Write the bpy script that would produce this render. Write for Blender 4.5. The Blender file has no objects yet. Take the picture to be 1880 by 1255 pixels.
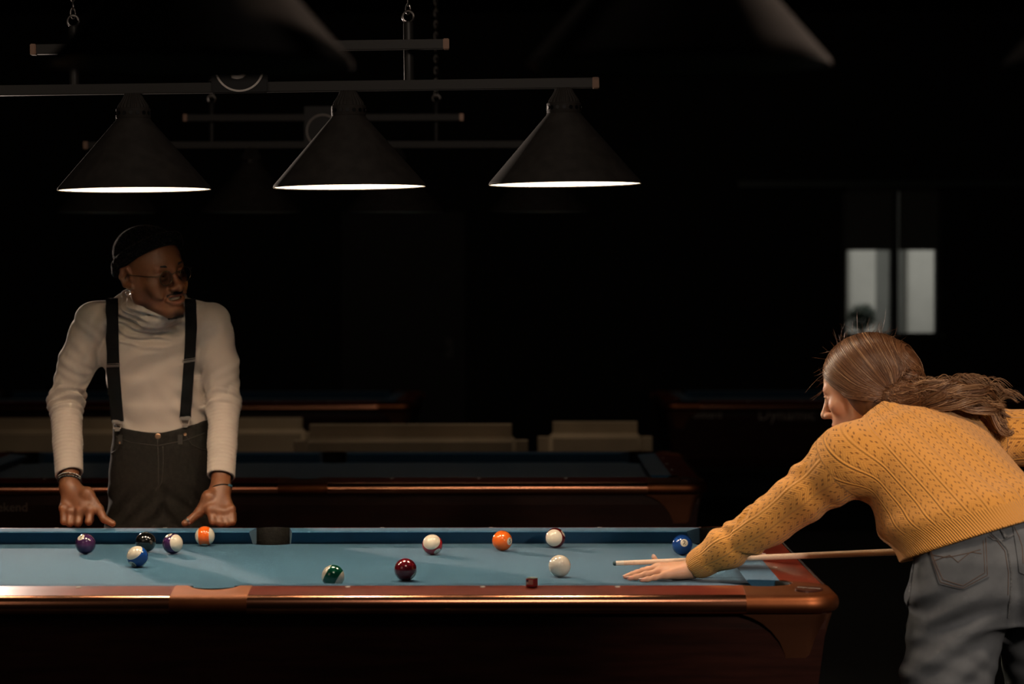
import bpy, bmesh, math, random
import numpy as np
from mathutils import Vector, Matrix
PI = math.pi
random.seed(7)
rng = np.random.RandomState(7)
sc = bpy.context.scene
col = sc.collection

# ------------------------------------------------------------ camera
CAM = Vector((0.737, -6.756, 1.541))
F_PX = 4713.0
cd = bpy.data.cameras.new('camera')
cam = bpy.data.objects.new('camera', cd)
col.objects.link(cam)
cd.sensor_width = 36.0
cd.lens = F_PX / 1880 * 36.0
PITCH, YAW, ROLL = math.atan(112.5 / F_PX), math.atan(25 / F_PX), math.radians(0.10)
cam.location = CAM
CROT = (Matrix.Rotation(YAW, 3, 'Z') @ Matrix.Rotation(PI / 2 - PITCH, 3, 'X') @ Matrix.Rotation(-ROLL, 3, 'Z'))
cam.rotation_euler = CROT.to_euler()
cd.clip_start = 0.1
cd.dof.use_dof = True
cd.dof.focus_distance = 6.85
cd.dof.aperture_fstop = 3.5
sc.camera = cam


def at(px, py, y):
    """world point on the plane Y=y seen at photo pixel (px,py)"""
    d = CROT @ Vector((px - 940.0, -(py - 627.5), -F_PX))
    t = (y - CAM.y) / d.y
    return CAM + d * t


# ------------------------------------------------------------ world, light, exposure
sc.view_settings.view_transform = 'Standard'
sc.view_settings.look = 'None'
sc.view_settings.gamma = 1.0
sc.view_settings.use_curve_mapping = False
sc.view_settings.exposure = 0.0
w = bpy.data.worlds.new('world')
sc.world = w
w.use_nodes = True
w.node_tree.nodes['Background'].inputs[0].default_value = (0.10, 0.16, 0.17, 1)
w.node_tree.nodes['Background'].inputs[1].default_value = 0.004


def lamp(name, kind, loc, energy, color, target=None, **kw):
    ld = bpy.data.lights.new(name, kind)
    ld.energy = energy
    ld.color = color
    for k, v in kw.items():
        setattr(ld, k, v)
    o = bpy.data.objects.new(name, ld)
    col.objects.link(o)
    o.location = loc
    if target is not None:
        o.rotation_euler = (Vector(target) - Vector(loc)).to_track_quat('-Z', 'Y').to_euler()
    return o


# studio spotlight standing beyond the second table, far left: rims the man and throws the long shadows
lamp('back_spotlight', 'SPOT', (-1.48, 2.95, 1.78), 260, (1.0, 0.80, 0.66), (0.1, 0.4, 1.25),
     spot_size=math.radians(82), spot_blend=0.35, shadow_soft_size=0.03)
# added fill lamps with no fixture behind them
lamp('woman_fill_spot', 'SPOT', (2.25, -1.75, 3.3), 130, (1.0, 0.74, 0.52), (1.76, -0.42, 0.95), spot_size=math.radians(36), spot_blend=0.6, shadow_soft_size=0.22)  # added fill from above for the woman's back and hair
lamp('front_right_fill', 'SPOT', (3.1, -4.2, 2.3), 270, (1.0, 0.80, 0.64), (1.80, -0.62, 0.70), spot_size=math.radians(26), spot_blend=0.7, shadow_soft_size=0.15)  # added fill that brightens the jeans
lamp('shade_edge_fill', 'SPOT', (3.7, -1.9, 2.2), 260, (1.0, 0.74, 0.58), (0.6, -3.35, 2.05), spot_size=math.radians(46), spot_blend=0.5, shadow_soft_size=0.1)  # added lamp that rims the right edges of the nearest shades
lamp('rear_fill', 'AREA', (0.5, 5.6, 3.4), 9, (1.0, 0.80, 0.62), (0.5, 7.6, 0.6), size=1.5)  # added fill for the couches and the rear tables
lamp('fixture_fill', 'AREA', (0.8, -2.7, 3.4), 12, (1.0, 0.82, 0.68), (0.5, 0.3, 1.3), size=.8)  # added fill that lifts the bars and shades of the lit row
lamp('front_left_fill', 'AREA', (-1.6, -2.6, 2.2), 3.0, (1.0, 0.80, 0.62), (-0.4, 1.0, 1.2), size=1.2)  # added fill for the man's face and shirt
# added area lamp standing in for daylight on the facade outside the far window
lamp('facade_daylight', 'AREA', (4.5, 16.0, 4.6), 100, (1.0, 0.96, 0.90), (4.4, 18.0, 1.4), size=2.0)

# ------------------------------------------------------------ materials


def mat(name, color, rough=0.5, metal=0.0, noise=None, bump=None, coat=0.0, sheen=0.0, spec=0.5, emit=None, trans=0.0, col2=None, scale3=None, sss=0.0):
    """noise=(scale, amount) darkens/lightens colour; bump=(scale, strength, distance); scale3 stretches the noise"""
    m = bpy.data.materials.new(name)
    m.use_nodes = True
    nt = m.node_tree
    b = nt.nodes['Principled BSDF']
    b.inputs['Base Color'].default_value = (*color, 1)
    b.inputs['Roughness'].default_value = rough
    b.inputs['Metallic'].default_value = metal
    b.inputs['Specular IOR Level'].default_value = spec
    b.inputs['Coat Weight'].default_value = coat
    b.inputs['Coat Roughness'].default_value = 0.08
    b.inputs['Sheen Weight'].default_value = sheen
    b.inputs['Transmission Weight'].default_value = trans
    if sss:
        b.inputs['Subsurface Weight'].default_value = sss
        b.inputs['Subsurface Radius'].default_value = (0.6, 0.25, 0.12)
        b.inputs['Subsurface Scale'].default_value = 0.02
    if emit:
        b.inputs['Emission Color'].default_value = (*emit[0], 1)
        b.inputs['Emission Strength'].default_value = emit[1]
    tc = nt.nodes.new('ShaderNodeTexCoord')
    mp = nt.nodes.new('ShaderNodeMapping')
    nt.links.new(tc.outputs['Object'], mp.inputs[0])
    if scale3:
        mp.inputs['Scale'].default_value = scale3
    if noise:
        n = nt.nodes.new('ShaderNodeTexNoise')
        n.inputs['Scale'].default_value = noise[0]
        n.inputs['Detail'].default_value = 6
        nt.links.new(mp.outputs[0], n.inputs['Vector'])
        mx = nt.nodes.new('ShaderNodeMix')
        mx.data_type = 'RGBA'
        c2 = col2 or tuple(c * (1 - noise[1]) for c in color)
        mx.inputs[6].default_value = (*c2, 1)
        mx.inputs[7].default_value = (*color, 1)
        rmp = nt.nodes.new('ShaderNodeMapRange')
        rmp.inputs[1].default_value = 0.35
        rmp.inputs[2].default_value = 0.65
        nt.links.new(n.outputs[0], rmp.inputs[0])
        nt.links.new(rmp.outputs[0], mx.inputs[0])
        nt.links.new(mx.outputs[2], b.inputs['Base Color'])
    if bump:
        n = nt.nodes.new('ShaderNodeTexNoise')
        n.inputs['Scale'].default_value = bump[0]
        n.inputs['Detail'].default_value = 4
        nt.links.new(mp.outputs[0], n.inputs['Vector'])
        bp = nt.nodes.new('ShaderNodeBump')
        bp.inputs['Strength'].default_value = bump[1]
        bp.inputs['Distance'].default_value = bump[2]
        nt.links.new(n.outputs[0], bp.inputs['Height'])
        nt.links.new(bp.outputs[0], b.inputs['Normal'])
    return m


M = {}
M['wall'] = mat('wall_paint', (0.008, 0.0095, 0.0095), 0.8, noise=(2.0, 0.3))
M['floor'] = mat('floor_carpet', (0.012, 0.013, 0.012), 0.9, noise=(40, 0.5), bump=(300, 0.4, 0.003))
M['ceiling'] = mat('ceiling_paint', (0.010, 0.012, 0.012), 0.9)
M['cloth'] = mat('worsted_cloth', (0.029, 0.101, 0.176), 0.92, noise=(260, 0.14), bump=(900, 0.25, 0.0006), sheen=0.12, spec=0.15)
M['cushion'] = mat('cushion_cloth', (0.024, 0.095, 0.178), 0.92, noise=(260, 0.10), bump=(900, 0.2, 0.0005), sheen=0.12, spec=0.15)
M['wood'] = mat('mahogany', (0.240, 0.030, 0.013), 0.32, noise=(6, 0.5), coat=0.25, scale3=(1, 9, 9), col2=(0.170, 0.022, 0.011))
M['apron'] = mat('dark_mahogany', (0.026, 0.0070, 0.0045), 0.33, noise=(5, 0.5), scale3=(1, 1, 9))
M['copper'] = mat('copper', (0.26, 0.088, 0.036), 0.46, 1.0, noise=(9, 0.25), bump=(14, 0.05, 0.01))
M['copper_side'] = mat('brushed_copper', (0.21, 0.070, 0.028), 0.60, 1.0, noise=(9, 0.25))
M['trim'] = mat('copper_trim', (0.78, 0.33, 0.19), 0.20, 1.0)
M['leg'] = mat('copper_leg', (0.50, 0.20, 0.11), 0.36, 1.0)
M['black'] = mat('black_plastic', (0.008, 0.008, 0.008), 0.35)
M['liner'] = mat('pocket_leather', (0.005, 0.0045, 0.004), 0.7, spec=.15, bump=(120, 0.5, 0.002))
M['pearl'] = mat('pearl', (0.8, 0.78, 0.72), 0.2)
M['shade'] = mat('shade_enamel', (0.040, 0.035, 0.031), 0.72, noise=(30, 0.3), spec=0.25)
M['shade_in'] = mat('shade_inside', (0.85, 0.80, 0.72), 0.6)
M['shade_in_off'] = mat('shade_inside_unlit', (0.30, 0.40, 0.38), 0.6)  # unlit lining and bulbs: dimness and teal cloth bounce put into the colour
M['bar'] = mat('bar_steel', (0.035, 0.033, 0.031), 0.45, 0.3)
M['cap'] = mat('end_cap', (0.25, 0.16, 0.12), 0.35, 0.8)
M['chain'] = mat('chain_steel', (0.3, 0.28, 0.27), 0.3, 1.0)
M['signblack'] = mat('sign_black', (0.004, 0.004, 0.005), 0.4)
M['signwhite'] = mat('sign_white', (0.75, 0.68, 0.62), 0.6)


# ------------------------------------------------------------ object helpers
def tag(o, label=None, cat=None, group=None, kind=None):
    if label: o['label'] = label
    if cat: o['category'] = cat
    if group: o['group'] = group
    if kind: o['kind'] = kind
    return o


def empty(name, loc, label, cat, group=None, rz=0.0):
    o = bpy.data.objects.new(name, None)
    col.objects.link(o)
    o.location = loc
    o.rotation_euler = (0, 0, rz)
    o.empty_display_size = 0.1
    tag(o, label, cat, group)
    return o


def mk(name, verts, faces, m, parent=None, smooth=True, mats=None, midx=None, angle=None):
    """vertices are in the parent's own coordinates"""
    me = bpy.data.meshes.new(name)
    me.from_pydata([tuple(v) for v in verts], [], [tuple(f) for f in faces])
    me.update()
    for mm in (mats or [m]):
        me.materials.append(mm)
    if midx is not None:
        me.polygons.foreach_set('material_index', midx)
    me.polygons.foreach_set('use_smooth', [smooth] * len(me.polygons))
    o = bpy.data.objects.new(name, me)
    col.objects.link(o)
    if parent:
        o.parent = parent
    if smooth and angle:
        me.set_sharp_from_angle(angle=math.radians(angle))
    return o


class G:
    """collects geometry, then builds one mesh"""
    def __init__(s):
        s.v = []; s.f = []; s.mi = []; s.cur = 0

    def add(s, vs, fs):
        n = len(s.v)
        s.v += [tuple(v) for v in vs]
        s.f += [tuple(i + n for i in f) for f in fs]
        s.mi += [s.cur] * len(fs)
        return s

    def box(s, lo, hi):
        x0, y0, z0 = lo; x1, y1, z1 = hi
        s.add([(x0, y0, z0), (x1, y0, z0), (x1, y1, z0), (x0, y1, z0), (x0, y0, z1), (x1, y0, z1), (x1, y1, z1), (x0, y1, z1)],
              [(0, 3, 2, 1), (4, 5, 6, 7), (0, 1, 5, 4), (1, 2, 6, 5), (2, 3, 7, 6), (3, 0, 4, 7)])
        return s

    def bbox(s, lo, hi, b=0.003, seg=2):
        bm = bmesh.new()
        bmesh.ops.create_cube(bm, size=1)
        for v in bm.verts:
            v.co = Vector([(lo[i] + hi[i]) / 2 + v.co[i] * (hi[i] - lo[i]) for i in range(3)])
        bmesh.ops.bevel(bm, geom=bm.edges[:], offset=b, segments=seg, affect='EDGES')
        bm.verts.index_update()
        s.add([v.co.copy() for v in bm.verts], [[v.index for v in f.verts] for f in bm.faces])
        bm.free()
        return s

    def grid(s, rows, closed_u=False, closed_v=False, cap=False):
        """rows: list of equally long point lists"""
        nr, nc = len(rows), len(rows[0])
        vs = [p for r in rows for p in r]
        fs = []
        for i in range(nr if closed_v else nr - 1):
            for j in range(nc if closed_u else nc - 1):
                a = i * nc + j; b = i * nc + (j + 1) % nc
                c = ((i + 1) % nr) * nc + (j + 1) % nc; d = ((i + 1) % nr) * nc + j
                fs.append((a, b, c, d))
        if cap:
            fs.append(tuple(range(nc))[::-1])
            fs.append(tuple((nr - 1) * nc + j for j in range(nc)))
        return s.add(vs, fs)

    def lathe(s, prof, n=48, mtx=None, cap=False, a0=0.0, a1=2 * PI):
        full = abs(a1 - a0 - 2 * PI) < 1e-6
        rows = []
        for r, z in prof:
            row = []
            for k in range(n if full else n + 1):
                a = a0 + (a1 - a0) * k / n
                p = Vector((r * math.cos(a), r * math.sin(a), z))
                row.append(mtx @ p if mtx else p)
            rows.append(row)
        return s.grid(rows, closed_u=full, cap=cap)

    def tube(s, pts, rad, n=10, cap=True, flat=1.0):
        pts = [Vector(p) for p in pts]
        rr = rad if hasattr(rad, '__len__') else [rad] * len(pts)
        rows = []
        prev = None
        for i, p in enumerate(pts):
            t = (pts[min(i + 1, len(pts) - 1)] - pts[max(i - 1, 0)])
            if t.length < 1e-9: t = Vector((0, 0, 1))
            t.normalize()
            if prev is None:
                a = t.orthogonal().normalized()
            else:
                a = (prev - t * prev.dot(t))
                a = a.normalized() if a.length > 1e-6 else t.orthogonal().normalized()
            prev = a
            b = t.cross(a)
            rows.append([p + a * (rr[i] * math.cos(2 * PI * k / n)) + b * (rr[i] * flat * math.sin(2 * PI * k / n)) for k in range(n)])
        return s.grid(rows, closed_u=True, cap=cap)

    def sphere(s, c, r, n=16, m=None):
        c = Vector(c)
        r3 = r if hasattr(r, '__len__') else (r, r, r)
        rows = []
        for i in range(1, n // 2):
            th = PI * i / (n // 2)
            row = []
            for k in range(n):
                a = 2 * PI * k / n
                p = Vector((r3[0] * math.sin(th) * math.cos(a), r3[1] * math.sin(th) * math.sin(a), -r3[2] * math.cos(th)))
                row.append(c + (m @ p if m else p))
            rows.append(row)
        return s.grid(rows, closed_u=True, cap=True)

    def prism(s, poly, z0, z1):
        n = len(poly)
        s.add([(x, y, z0) for x, y in poly] + [(x, y, z1) for x, y in poly],
              [tuple(range(n))[::-1], tuple(range(n, 2 * n))] + [(i, (i + 1) % n, n + (i + 1) % n, n + i) for i in range(n)])
        return s

    def torus(s, c, R, r, axis=(0, 0, 1), n=32, k=10, a0=0, a1=2 * PI):
        q = Vector((0, 0, 1)).rotation_difference(Vector(axis)).to_matrix()
        pts = [Vector(c) + q @ Vector((R * math.cos(a0 + (a1 - a0) * i / n), R * math.sin(a0 + (a1 - a0) * i / n), 0)) for i in range(n + 1)]
        return s.tube(pts, r, k)

    def build(s, name, m, parent=None, smooth=True, mats=None, angle=40):
        o = mk(name, s.v, s.f, m, parent, smooth, mats, s.mi if mats else None, angle)
        bm = bmesh.new(); bm.from_mesh(o.data)
        bmesh.ops.recalc_face_normals(bm, faces=bm.faces[:])
        bm.to_mesh(o.data); bm.free()
        return o


def smooth01(x):
    x = max(0.0, min(1.0, x)); return x * x * (3 - 2 * x)


def copy_tree(o, parent=None):
    c = o.copy(); col.objects.link(c)
    c.parent = parent
    for ch in list(o.children):
        copy_tree(ch, c)
    return c


def text_mesh(txt, size, extr=0.0, res=3, align=True, bold=0.0):
    """returns verts, faces of a text in its XY plane, centred"""
    cu = bpy.data.curves.new('t', 'FONT')
    cu.body = txt; cu.size = size; cu.extrude = extr; cu.resolution_u = res; cu.offset = bold
    if align:
        cu.align_x = 'CENTER'; cu.align_y = 'CENTER'
    o = bpy.data.objects.new('t', cu); col.objects.link(o)
    bpy.context.view_layer.update()
    dg = bpy.context.evaluated_depsgraph_get()
    me = o.evaluated_get(dg).to_mesh()
    v = [tuple(p.co) for p in me.vertices]; f = [tuple(p.vertices) for p in me.polygons]
    o.evaluated_get(dg).to_mesh_clear()
    bpy.data.objects.remove(o); bpy.data.curves.remove(cu)
    return v, f


# ------------------------------------------------------------ the room
def struct(g, name, m, **k):
    o = g.build(name, m, smooth=False)
    o['kind'] = 'structure'
    return o


RX0, RX1, RY0, RY1, RH = -8.0, 8.0, -8.2, 14.0, 3.7
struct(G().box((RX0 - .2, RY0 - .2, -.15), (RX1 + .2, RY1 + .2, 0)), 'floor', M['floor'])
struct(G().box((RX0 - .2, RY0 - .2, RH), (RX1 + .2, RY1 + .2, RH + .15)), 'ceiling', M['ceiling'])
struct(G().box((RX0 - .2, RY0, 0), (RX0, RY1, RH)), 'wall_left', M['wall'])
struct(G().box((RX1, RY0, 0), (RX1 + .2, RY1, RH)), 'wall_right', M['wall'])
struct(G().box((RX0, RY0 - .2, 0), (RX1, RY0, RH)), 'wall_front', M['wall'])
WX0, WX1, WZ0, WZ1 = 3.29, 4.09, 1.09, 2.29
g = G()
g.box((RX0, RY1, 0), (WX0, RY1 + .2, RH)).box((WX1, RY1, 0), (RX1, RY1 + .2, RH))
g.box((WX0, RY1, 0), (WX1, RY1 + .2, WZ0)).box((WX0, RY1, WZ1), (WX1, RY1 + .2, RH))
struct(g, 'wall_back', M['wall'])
M['frame'] = mat('window_frame', (0.02, 0.025, 0.025), 0.5)
M['glass'] = mat('window_glass', (0.9, 0.95, 0.95), 0.02, trans=1.0)
M['glass'].node_tree.nodes['Principled BSDF'].inputs['IOR'].default_value = 1.45
g = G()
t = .035
g.box((WX0, RY1 - .01, WZ0), (WX0 + t, RY1 + .12, WZ1)).box((WX1 - t, RY1 - .01, WZ0), (WX1, RY1 + .12, WZ1))
g.box((WX0, RY1 - .01, WZ1 - t), (WX1, RY1 + .12, WZ1)).box((WX0 - .03, RY1 - .06, WZ0 - .03), (WX1 + .03, RY1 + .12, WZ0 + .025))
g.box((3.69, RY1 - .01, WZ0), (3.745, RY1 + .12, WZ1))
win = struct(g, 'window_1', M['frame'])
g = G().box((WX0 + t, RY1 + .06, WZ0 + .02), (WX1 - t, RY1 + .068, WZ1 - t))
pane = g.build('glass_pane', M['glass'], win, smooth=False)
# horizontal dark rail over the window
M['teal'] = mat('teal_trim', (0.03, 0.055, 0.05), 0.4)
struct(G().box((2.45, RY1 - .05, 2.29), (RX1, RY1, 2.34)), 'trim_1', M['teal'])
# venetian blind, slats gathered unevenly over the two halves
M['slat'] = mat('blind_slat', (0.10, 0.11, 0.105), 0.6)
bl = empty('window_blind', (3.69, RY1 - .03, 2.27), 'grey venetian blind half lowered over the far window', 'blind')
for k, z in enumerate(np.linspace(2.25, 1.80, 15)):
    x0, x1 = (WX0 + .03, 3.69)
    gg = G().add([(x0 - 3.69, -.004, z - 2.27 - .019), (x1 - 3.69, -.004, z - 2.27 - .019), (x1 - 3.69, .004, z - 2.27 + .016), (x0 - 3.69, .004, z - 2.27 + .016),
                  (x0 - 3.69, -.006, z - 2.27 - .018), (x1 - 3.69, -.006, z - 2.27 - .018), (x1 - 3.69, .002, z - 2.27 + .017), (x0 - 3.69, .002, z - 2.27 + .017)],
                 [(0, 1, 2, 3), (7, 6, 5, 4), (0, 4, 5, 1), (2, 6, 7, 3), (0, 3, 7, 4), (1, 5, 6, 2)])
    if z > 1.93 or k % 1 == 0:
        x0, x1 = (3.745, WX1 - .03)
        gg.add([(x0 - 3.69, -.004, z - 2.27 - .019), (x1 - 3.69, -.004, z - 2.27 - .019), (x1 - 3.69, .004, z - 2.27 + .016), (x0 - 3.69, .004, z - 2.27 + .016),
                (x0 - 3.69, -.006, z - 2.27 - .018), (x1 - 3.69, -.006, z - 2.27 - .018), (x1 - 3.69, .002, z - 2.27 + .017), (x0 - 3.69, .002, z - 2.27 + .017)],
               [(0, 1, 2, 3), (7, 6, 5, 4), (0, 4, 5, 1), (2, 6, 7, 3), (0, 3, 7, 4), (1, 5, 6, 2)])
    gg.build('slat', M['slat'], bl, smooth=False)
G().box((WX0 + .03 - 3.69, -.025, -.02), (WX1 - .03 - 3.69, .02, .012)).build('headrail', M['frame'], bl, smooth=False)
# building over the street
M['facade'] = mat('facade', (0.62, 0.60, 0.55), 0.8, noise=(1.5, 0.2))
M['street'] = mat('street', (0.45, 0.44, 0.42), 0.9)
fc = empty('building', (4.6, 18.0, 0), 'pale building with square columns across the street, seen through the far window', 'building')
M['facade2'] = mat('facade_dark', (0.26, 0.26, 0.24), 0.8, noise=(1.5, 0.2))  # darker wall tone that sets off the columns
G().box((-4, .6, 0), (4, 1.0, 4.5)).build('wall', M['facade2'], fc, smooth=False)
for x in (-.75, -.18, .45):
    G().bbox((x, 0, 0), (x + .26, .26, 3.2), .02).build('column', M['facade'], fc, smooth=False)
G().bbox((-4, -.1, 3.2), (4, .6, 3.6), .02).build('canopy', M['facade'], fc, smooth=False)
M['dark_glass'] = mat('dark_glass', (0.03, 0.04, 0.045), 0.1)
for x in (.0, .95):
    G().box((x, .585, .9), (x + .38, .6, 2.4)).build('window', M['dark_glass'], fc, smooth=False)
tag(G().box((-3, 14.4, -.15), (12, 19, -.02)).build('pavement', M['street'], smooth=False), kind='structure')
g = G().lathe([(.0, 0), (.16, 0), (.19, .34), (.165, .34), (.14, .3), (0, .3)], 20)
pl = empty('potted_shrub', (3.66, 15.6, -.02), 'small round dark shrub in a pot outside the far window', 'plant')
g.build('pot', M['frame'], pl)
M['leaf'] = mat('leaf', (0.015, 0.035, 0.015), 0.6)
g = G().tube([(0, 0, .3), (0, 0, 1.15)], .018, 8)
g.build('stem', M['frame'], pl)
g = G()
for i in range(420):
    d = Vector(rng.normal(size=3)).normalized()
    c = Vector((0, 0, 1.24)) + d * (.13 * rng.uniform(.6, 1.0))
    a = d.orthogonal().normalized() * .022; b = d.cross(a).normalized() * .012
    g.add([c - a, c + b + d * .006, c + a, c - b + d * .006], [(0, 1, 2, 3)])
tag(g.build('foliage', M['leaf'], pl, smooth=False), kind='stuff')
# door in the back wall
M['door'] = mat('door_paint', (0.006, 0.0065, 0.0065), 0.6)
d1 = struct(G().bbox((-.75, RY1 - .06, 0), (.25, RY1 - .002, 2.1), .006), 'door_1', M['door'])
g = G().tube([(.12, RY1 - .06, 1.0), (.12, RY1 - .11, 1.0), (.0, RY1 - .11, 1.0)], .011, 8)
g.bbox((.09, RY1 - .07, .92), (.15, RY1 - .058, 1.08), .004)
g.build('door_handle', M['bar'], d1)
struct(G().box((RX0, RY1 - .015, 0), (RX1, RY1, .1)), 'baseboard_back', M['frame'])

# ------------------------------------------------------------ pool table
# local origin: centre of the table on the floor; cloth at z = ZC
ZC = 0.78
HL, HW = 1.27, 0.635
CP, RC = (1.297, 0.662), 0.074       # corner pocket centre / radius
SPC, RS = (0.0, 0.692), 0.063        # side pocket


def rail_point(side, t, u, z):
    """side 0 near(-y) 1 far(+y) 2 right(+x) 3 left(-x); t along, u outward from the nose"""
    if side == 0: return (t, -HW - u, ZC + z)
    if side == 1: return (t, HW + u, ZC + z)
    if side == 2: return (HL + u, t, ZC + z)
    return (-HL - u, t, ZC + z)


def cushion_part(side, t0, t1, k0, k1, root):
    prof = [(.075, -.004), (.036, -.002), (.031, .004), (.004, .0315), (.0, .036), (.004, .0385), (.03, .0400), (.075, .0418)]
    rows = []
    def row(t, k):
        return [rail_point(side, t + k * u, u, z) for u, z in prof]
    n = 2
    rows = [row(t0, k0), row(t1, k1)]
    g = G()
    g.grid(rows)
    g.add(rows[0], [tuple(range(len(prof)))]); g.add(rows[1], [tuple(range(len(prof)))[::-1]])
    return g.build('cushion', M['cushion'], root, angle=35)


BULL = [(.176, .0318), (.183, .0305), (.190, .0270), (.1955, .021), (.1985, .013), (.1990, .005), (.197, -.003), (.192, -.009), (.182, -.012)]


def table(root):
    # bed with the pocket bites
    pts = []
    ox, oy = HL + .06, HW + .06
    def arc(c, r, a0, a1, n=14):
        return [(c[0] + r * math.cos(math.radians(a0 + (a1 - a0) * i / n)), c[1] + r * math.sin(math.radians(a0 + (a1 - a0) * i / n))) for i in range(n + 1)]
    def corner(sx, sy):
        # bite of radius RC cut out of the corner
        dx = ox - CP[0]; dy = oy - CP[1]
        ax = math.degrees(math.asin(dy / RC)); ay = math.degrees(math.acos(dx / RC))
        a = arc(CP, RC, 180 - math.degrees(math.asin(dy / RC)), 270 + math.degrees(math.asin(dx / RC)))
        return [(sx * x, sy * y) for x, y in a]
    sa = math.degrees(math.asin((oy - SPC[1]) / RS))
    side = arc(SPC, RS, 180 - sa, 360 + sa)
    pts += corner(-1, 1) [::-1]
    pts += side
    pts += corner(1, 1)
    pts += corner(1, -1)[::-1]
    pts += [(x, -y) for x, y in side][::-1]
    pts += corner(-1, -1)
    g = G().prism(pts, ZC - .03, ZC)
    bed = g.build('bed_cloth', M['cloth'], root, smooth=False)
    bm = bmesh.new(); bm.from_mesh(bed.data); bmesh.ops.triangulate(bm, faces=bm.faces[:]); bm.to_mesh(bed.data); bm.free()
    # cushions
    for s in (0, 1):
        cushion_part(s, -1.20, -.062, -.62, .18, root)
        cushion_part(s, .062, 1.20, -.18, .62, root)
    for s in (2, 3):
        cushion_part(s, -.565, .565, -.62, .62, root)
    # wooden rails with copper edge
    wood_prof = [(.075, -.012), (.075, .0418), (.078, .0422), (.12, .0378), (.1755, .0320), (.1760, -.012)]
    for s, t0, t1 in ((0, -1.247, -.090), (0, .090, 1.247), (1, -1.247, -.090), (1, .090, 1.247), (2, -.612, .612), (3, -.612, .612)):
        rows = [[rail_point(s, t, u, z) for u, z in wood_prof] for t in (t0, t1)]
        g = G().grid(rows, closed_u=True, cap=True)
        r = g.build('rail', M['wood'], root, angle=30)
        tp = BULL + [(.1758, -.012)]
        tp = [(.1758, .0318)] + tp
        rows = [[rail_point(s, t, u, z) for u, z in tp] for t in (t0, t1)]
        G().grid(rows, closed_u=True, cap=True).build('rail_edge_trim', M['trim'], root, angle=40)
        ks = ([-3, -2, -1] if t0 < -1 else [1, 2, 3]) if s < 2 else [-1, 0, 1]
        for k in ks:
            g = G()
            zz = .0416
            c = rail_point(s, k * .3175, .093, zz)
            vs = [(c[0] + .0062 * math.cos(a), c[1] + .0062 * math.sin(a), c[2] + (-.105 * (.0062 * math.sin(a)) * (1 if s == 1 else -1 if s == 0 else 0))
                   + (-.105 * .0062 * math.cos(a) * (1 if s == 2 else -1 if s == 3 else 0))) for a in [2 * PI * i / 16 for i in range(16)]]
            vs2 = [(x, y, z - .002) for x, y, z in vs]
            g.add(vs + vs2, [tuple(range(16)), tuple(range(16, 32))[::-1]] + [(i, 16 + i, 16 + (i + 1) % 16, (i + 1) % 16) for i in range(16)])
            g.build('sight_marker', M['pearl'], root, smooth=False)
    # side castings
    for s in (0, 1):
        rows = []
        ts = list(np.linspace(-.090, .090, 41))
        for t in ts:
            u_in = .075
            if abs(t) < RS:
                u_in = max(.075, (SPC[1] - HW) + math.sqrt(RS * RS - t * t))
            prof = [(.182, -.0135)] + [(u + .0012, z + .0010) for u, z in BULL[::-1]] + [(max(u_in, .12) + (.0 if u_in < .12 else .0), .0385 if u_in < .12 else None)]
            last = (u_in, .0428 - (u_in - .075) * .105)
            mid = ((.176 + u_in) / 2, .0324 + (.176 - (.176 + u_in) / 2) * .105)
            prof = [(.176, -.0135)] + [(u + .0010, z + .0008) for u, z in BULL[::-1]] + [mid, last, (u_in, -.0135)]
            rows.append([rail_point(s, t, u, z) for u, z in prof])
        G().grid(rows, closed_u=True, cap=True).build('side_pocket_casting', M['copper_side'], root, angle=40)
    # corner castings
    for sx in (1, -1):
        for sy in (1, -1):
            RO = .085
            ox_, oy_ = HL + .2, HW + .2
            st = []
            n1 = 6
            for i in range(n1):
                st.append(((1.247 + (ox_ - RO - 1.247) * i / n1, oy_), (0, 1)))
            for i in range(17):
                a = PI / 2 * (1 - i / 16)
                st.append(((ox_ - RO + RO * math.cos(a), oy_ - RO + RO * math.sin(a)), (math.cos(a), math.sin(a))))
            for i in range(1, n1 + 1):
                st.append(((ox_, oy_ - RO + (.612 - oy_ + RO) * i / n1), (1, 0)))
            N = len(st)
            # inner targets round the pocket
            ys = HW + .075; xs = HL + .075
            a0 = math.pi - math.asin((ys - CP[1]) / RC)
            a1 = -math.acos((xs - CP[0]) / RC)
            rows = []
            for i, (p, nrm) in enumerate(st):
                f = i / (N - 1)
                a = a0 + (a1 - a0) * f
                q = (CP[0] + RC * math.cos(a), CP[1] + RC * math.sin(a))
                if i == 0: q = (1.247, ys)
                if i == N - 1: q = (xs, .612)
                row = []
                def pt(off, z):
                    return (p[0] - nrm[0] * off, p[1] - nrm[1] * off, z)
                row.append((*pt(.024, 0)[:2], ZC - .0135))
                for u, z in BULL[::-1]:
                    row.append((*pt(.1990 - u, 0)[:2], ZC + z + .0010))
                e = pt(.024, 0)
                for g_ in (.25, .5, .75, 1.0):
                    row.append((e[0] + (q[0] - e[0]) * g_, e[1] + (q[1] - e[1]) * g_, ZC + .0328 + .0098 * (g_ ** .8)))
                row.append((q[0], q[1], ZC - .0135))
                rows.append([(x * sx, y * sy, z) for x, y, z in row])
            c = G().grid(rows, closed_u=True, cap=True).build('corner_pocket_casting', M['copper'], root, angle=40)
            # oval maker's badge
            bx, by = 1.399, .762
            bz = ZC + .0408
            g = G()
            axv = Vector((1, -.92, 0)).normalized(); ayv = Vector((.92, 1, 0)).normalized()
            ring = [Vector((bx, by, bz)) + axv * (.040 * math.cos(2 * PI * k / 28)) + ayv * (.026 * math.sin(2 * PI * k / 28)) for k in range(28)]
            ring = [(v.x * sx, v.y * sy, v.z - .14 * ((v.x - bx) * .5 + (v.y - by) * .5)) for v in ring]
            low = [(x, y, z - .006) for x, y, z in ring]
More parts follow.
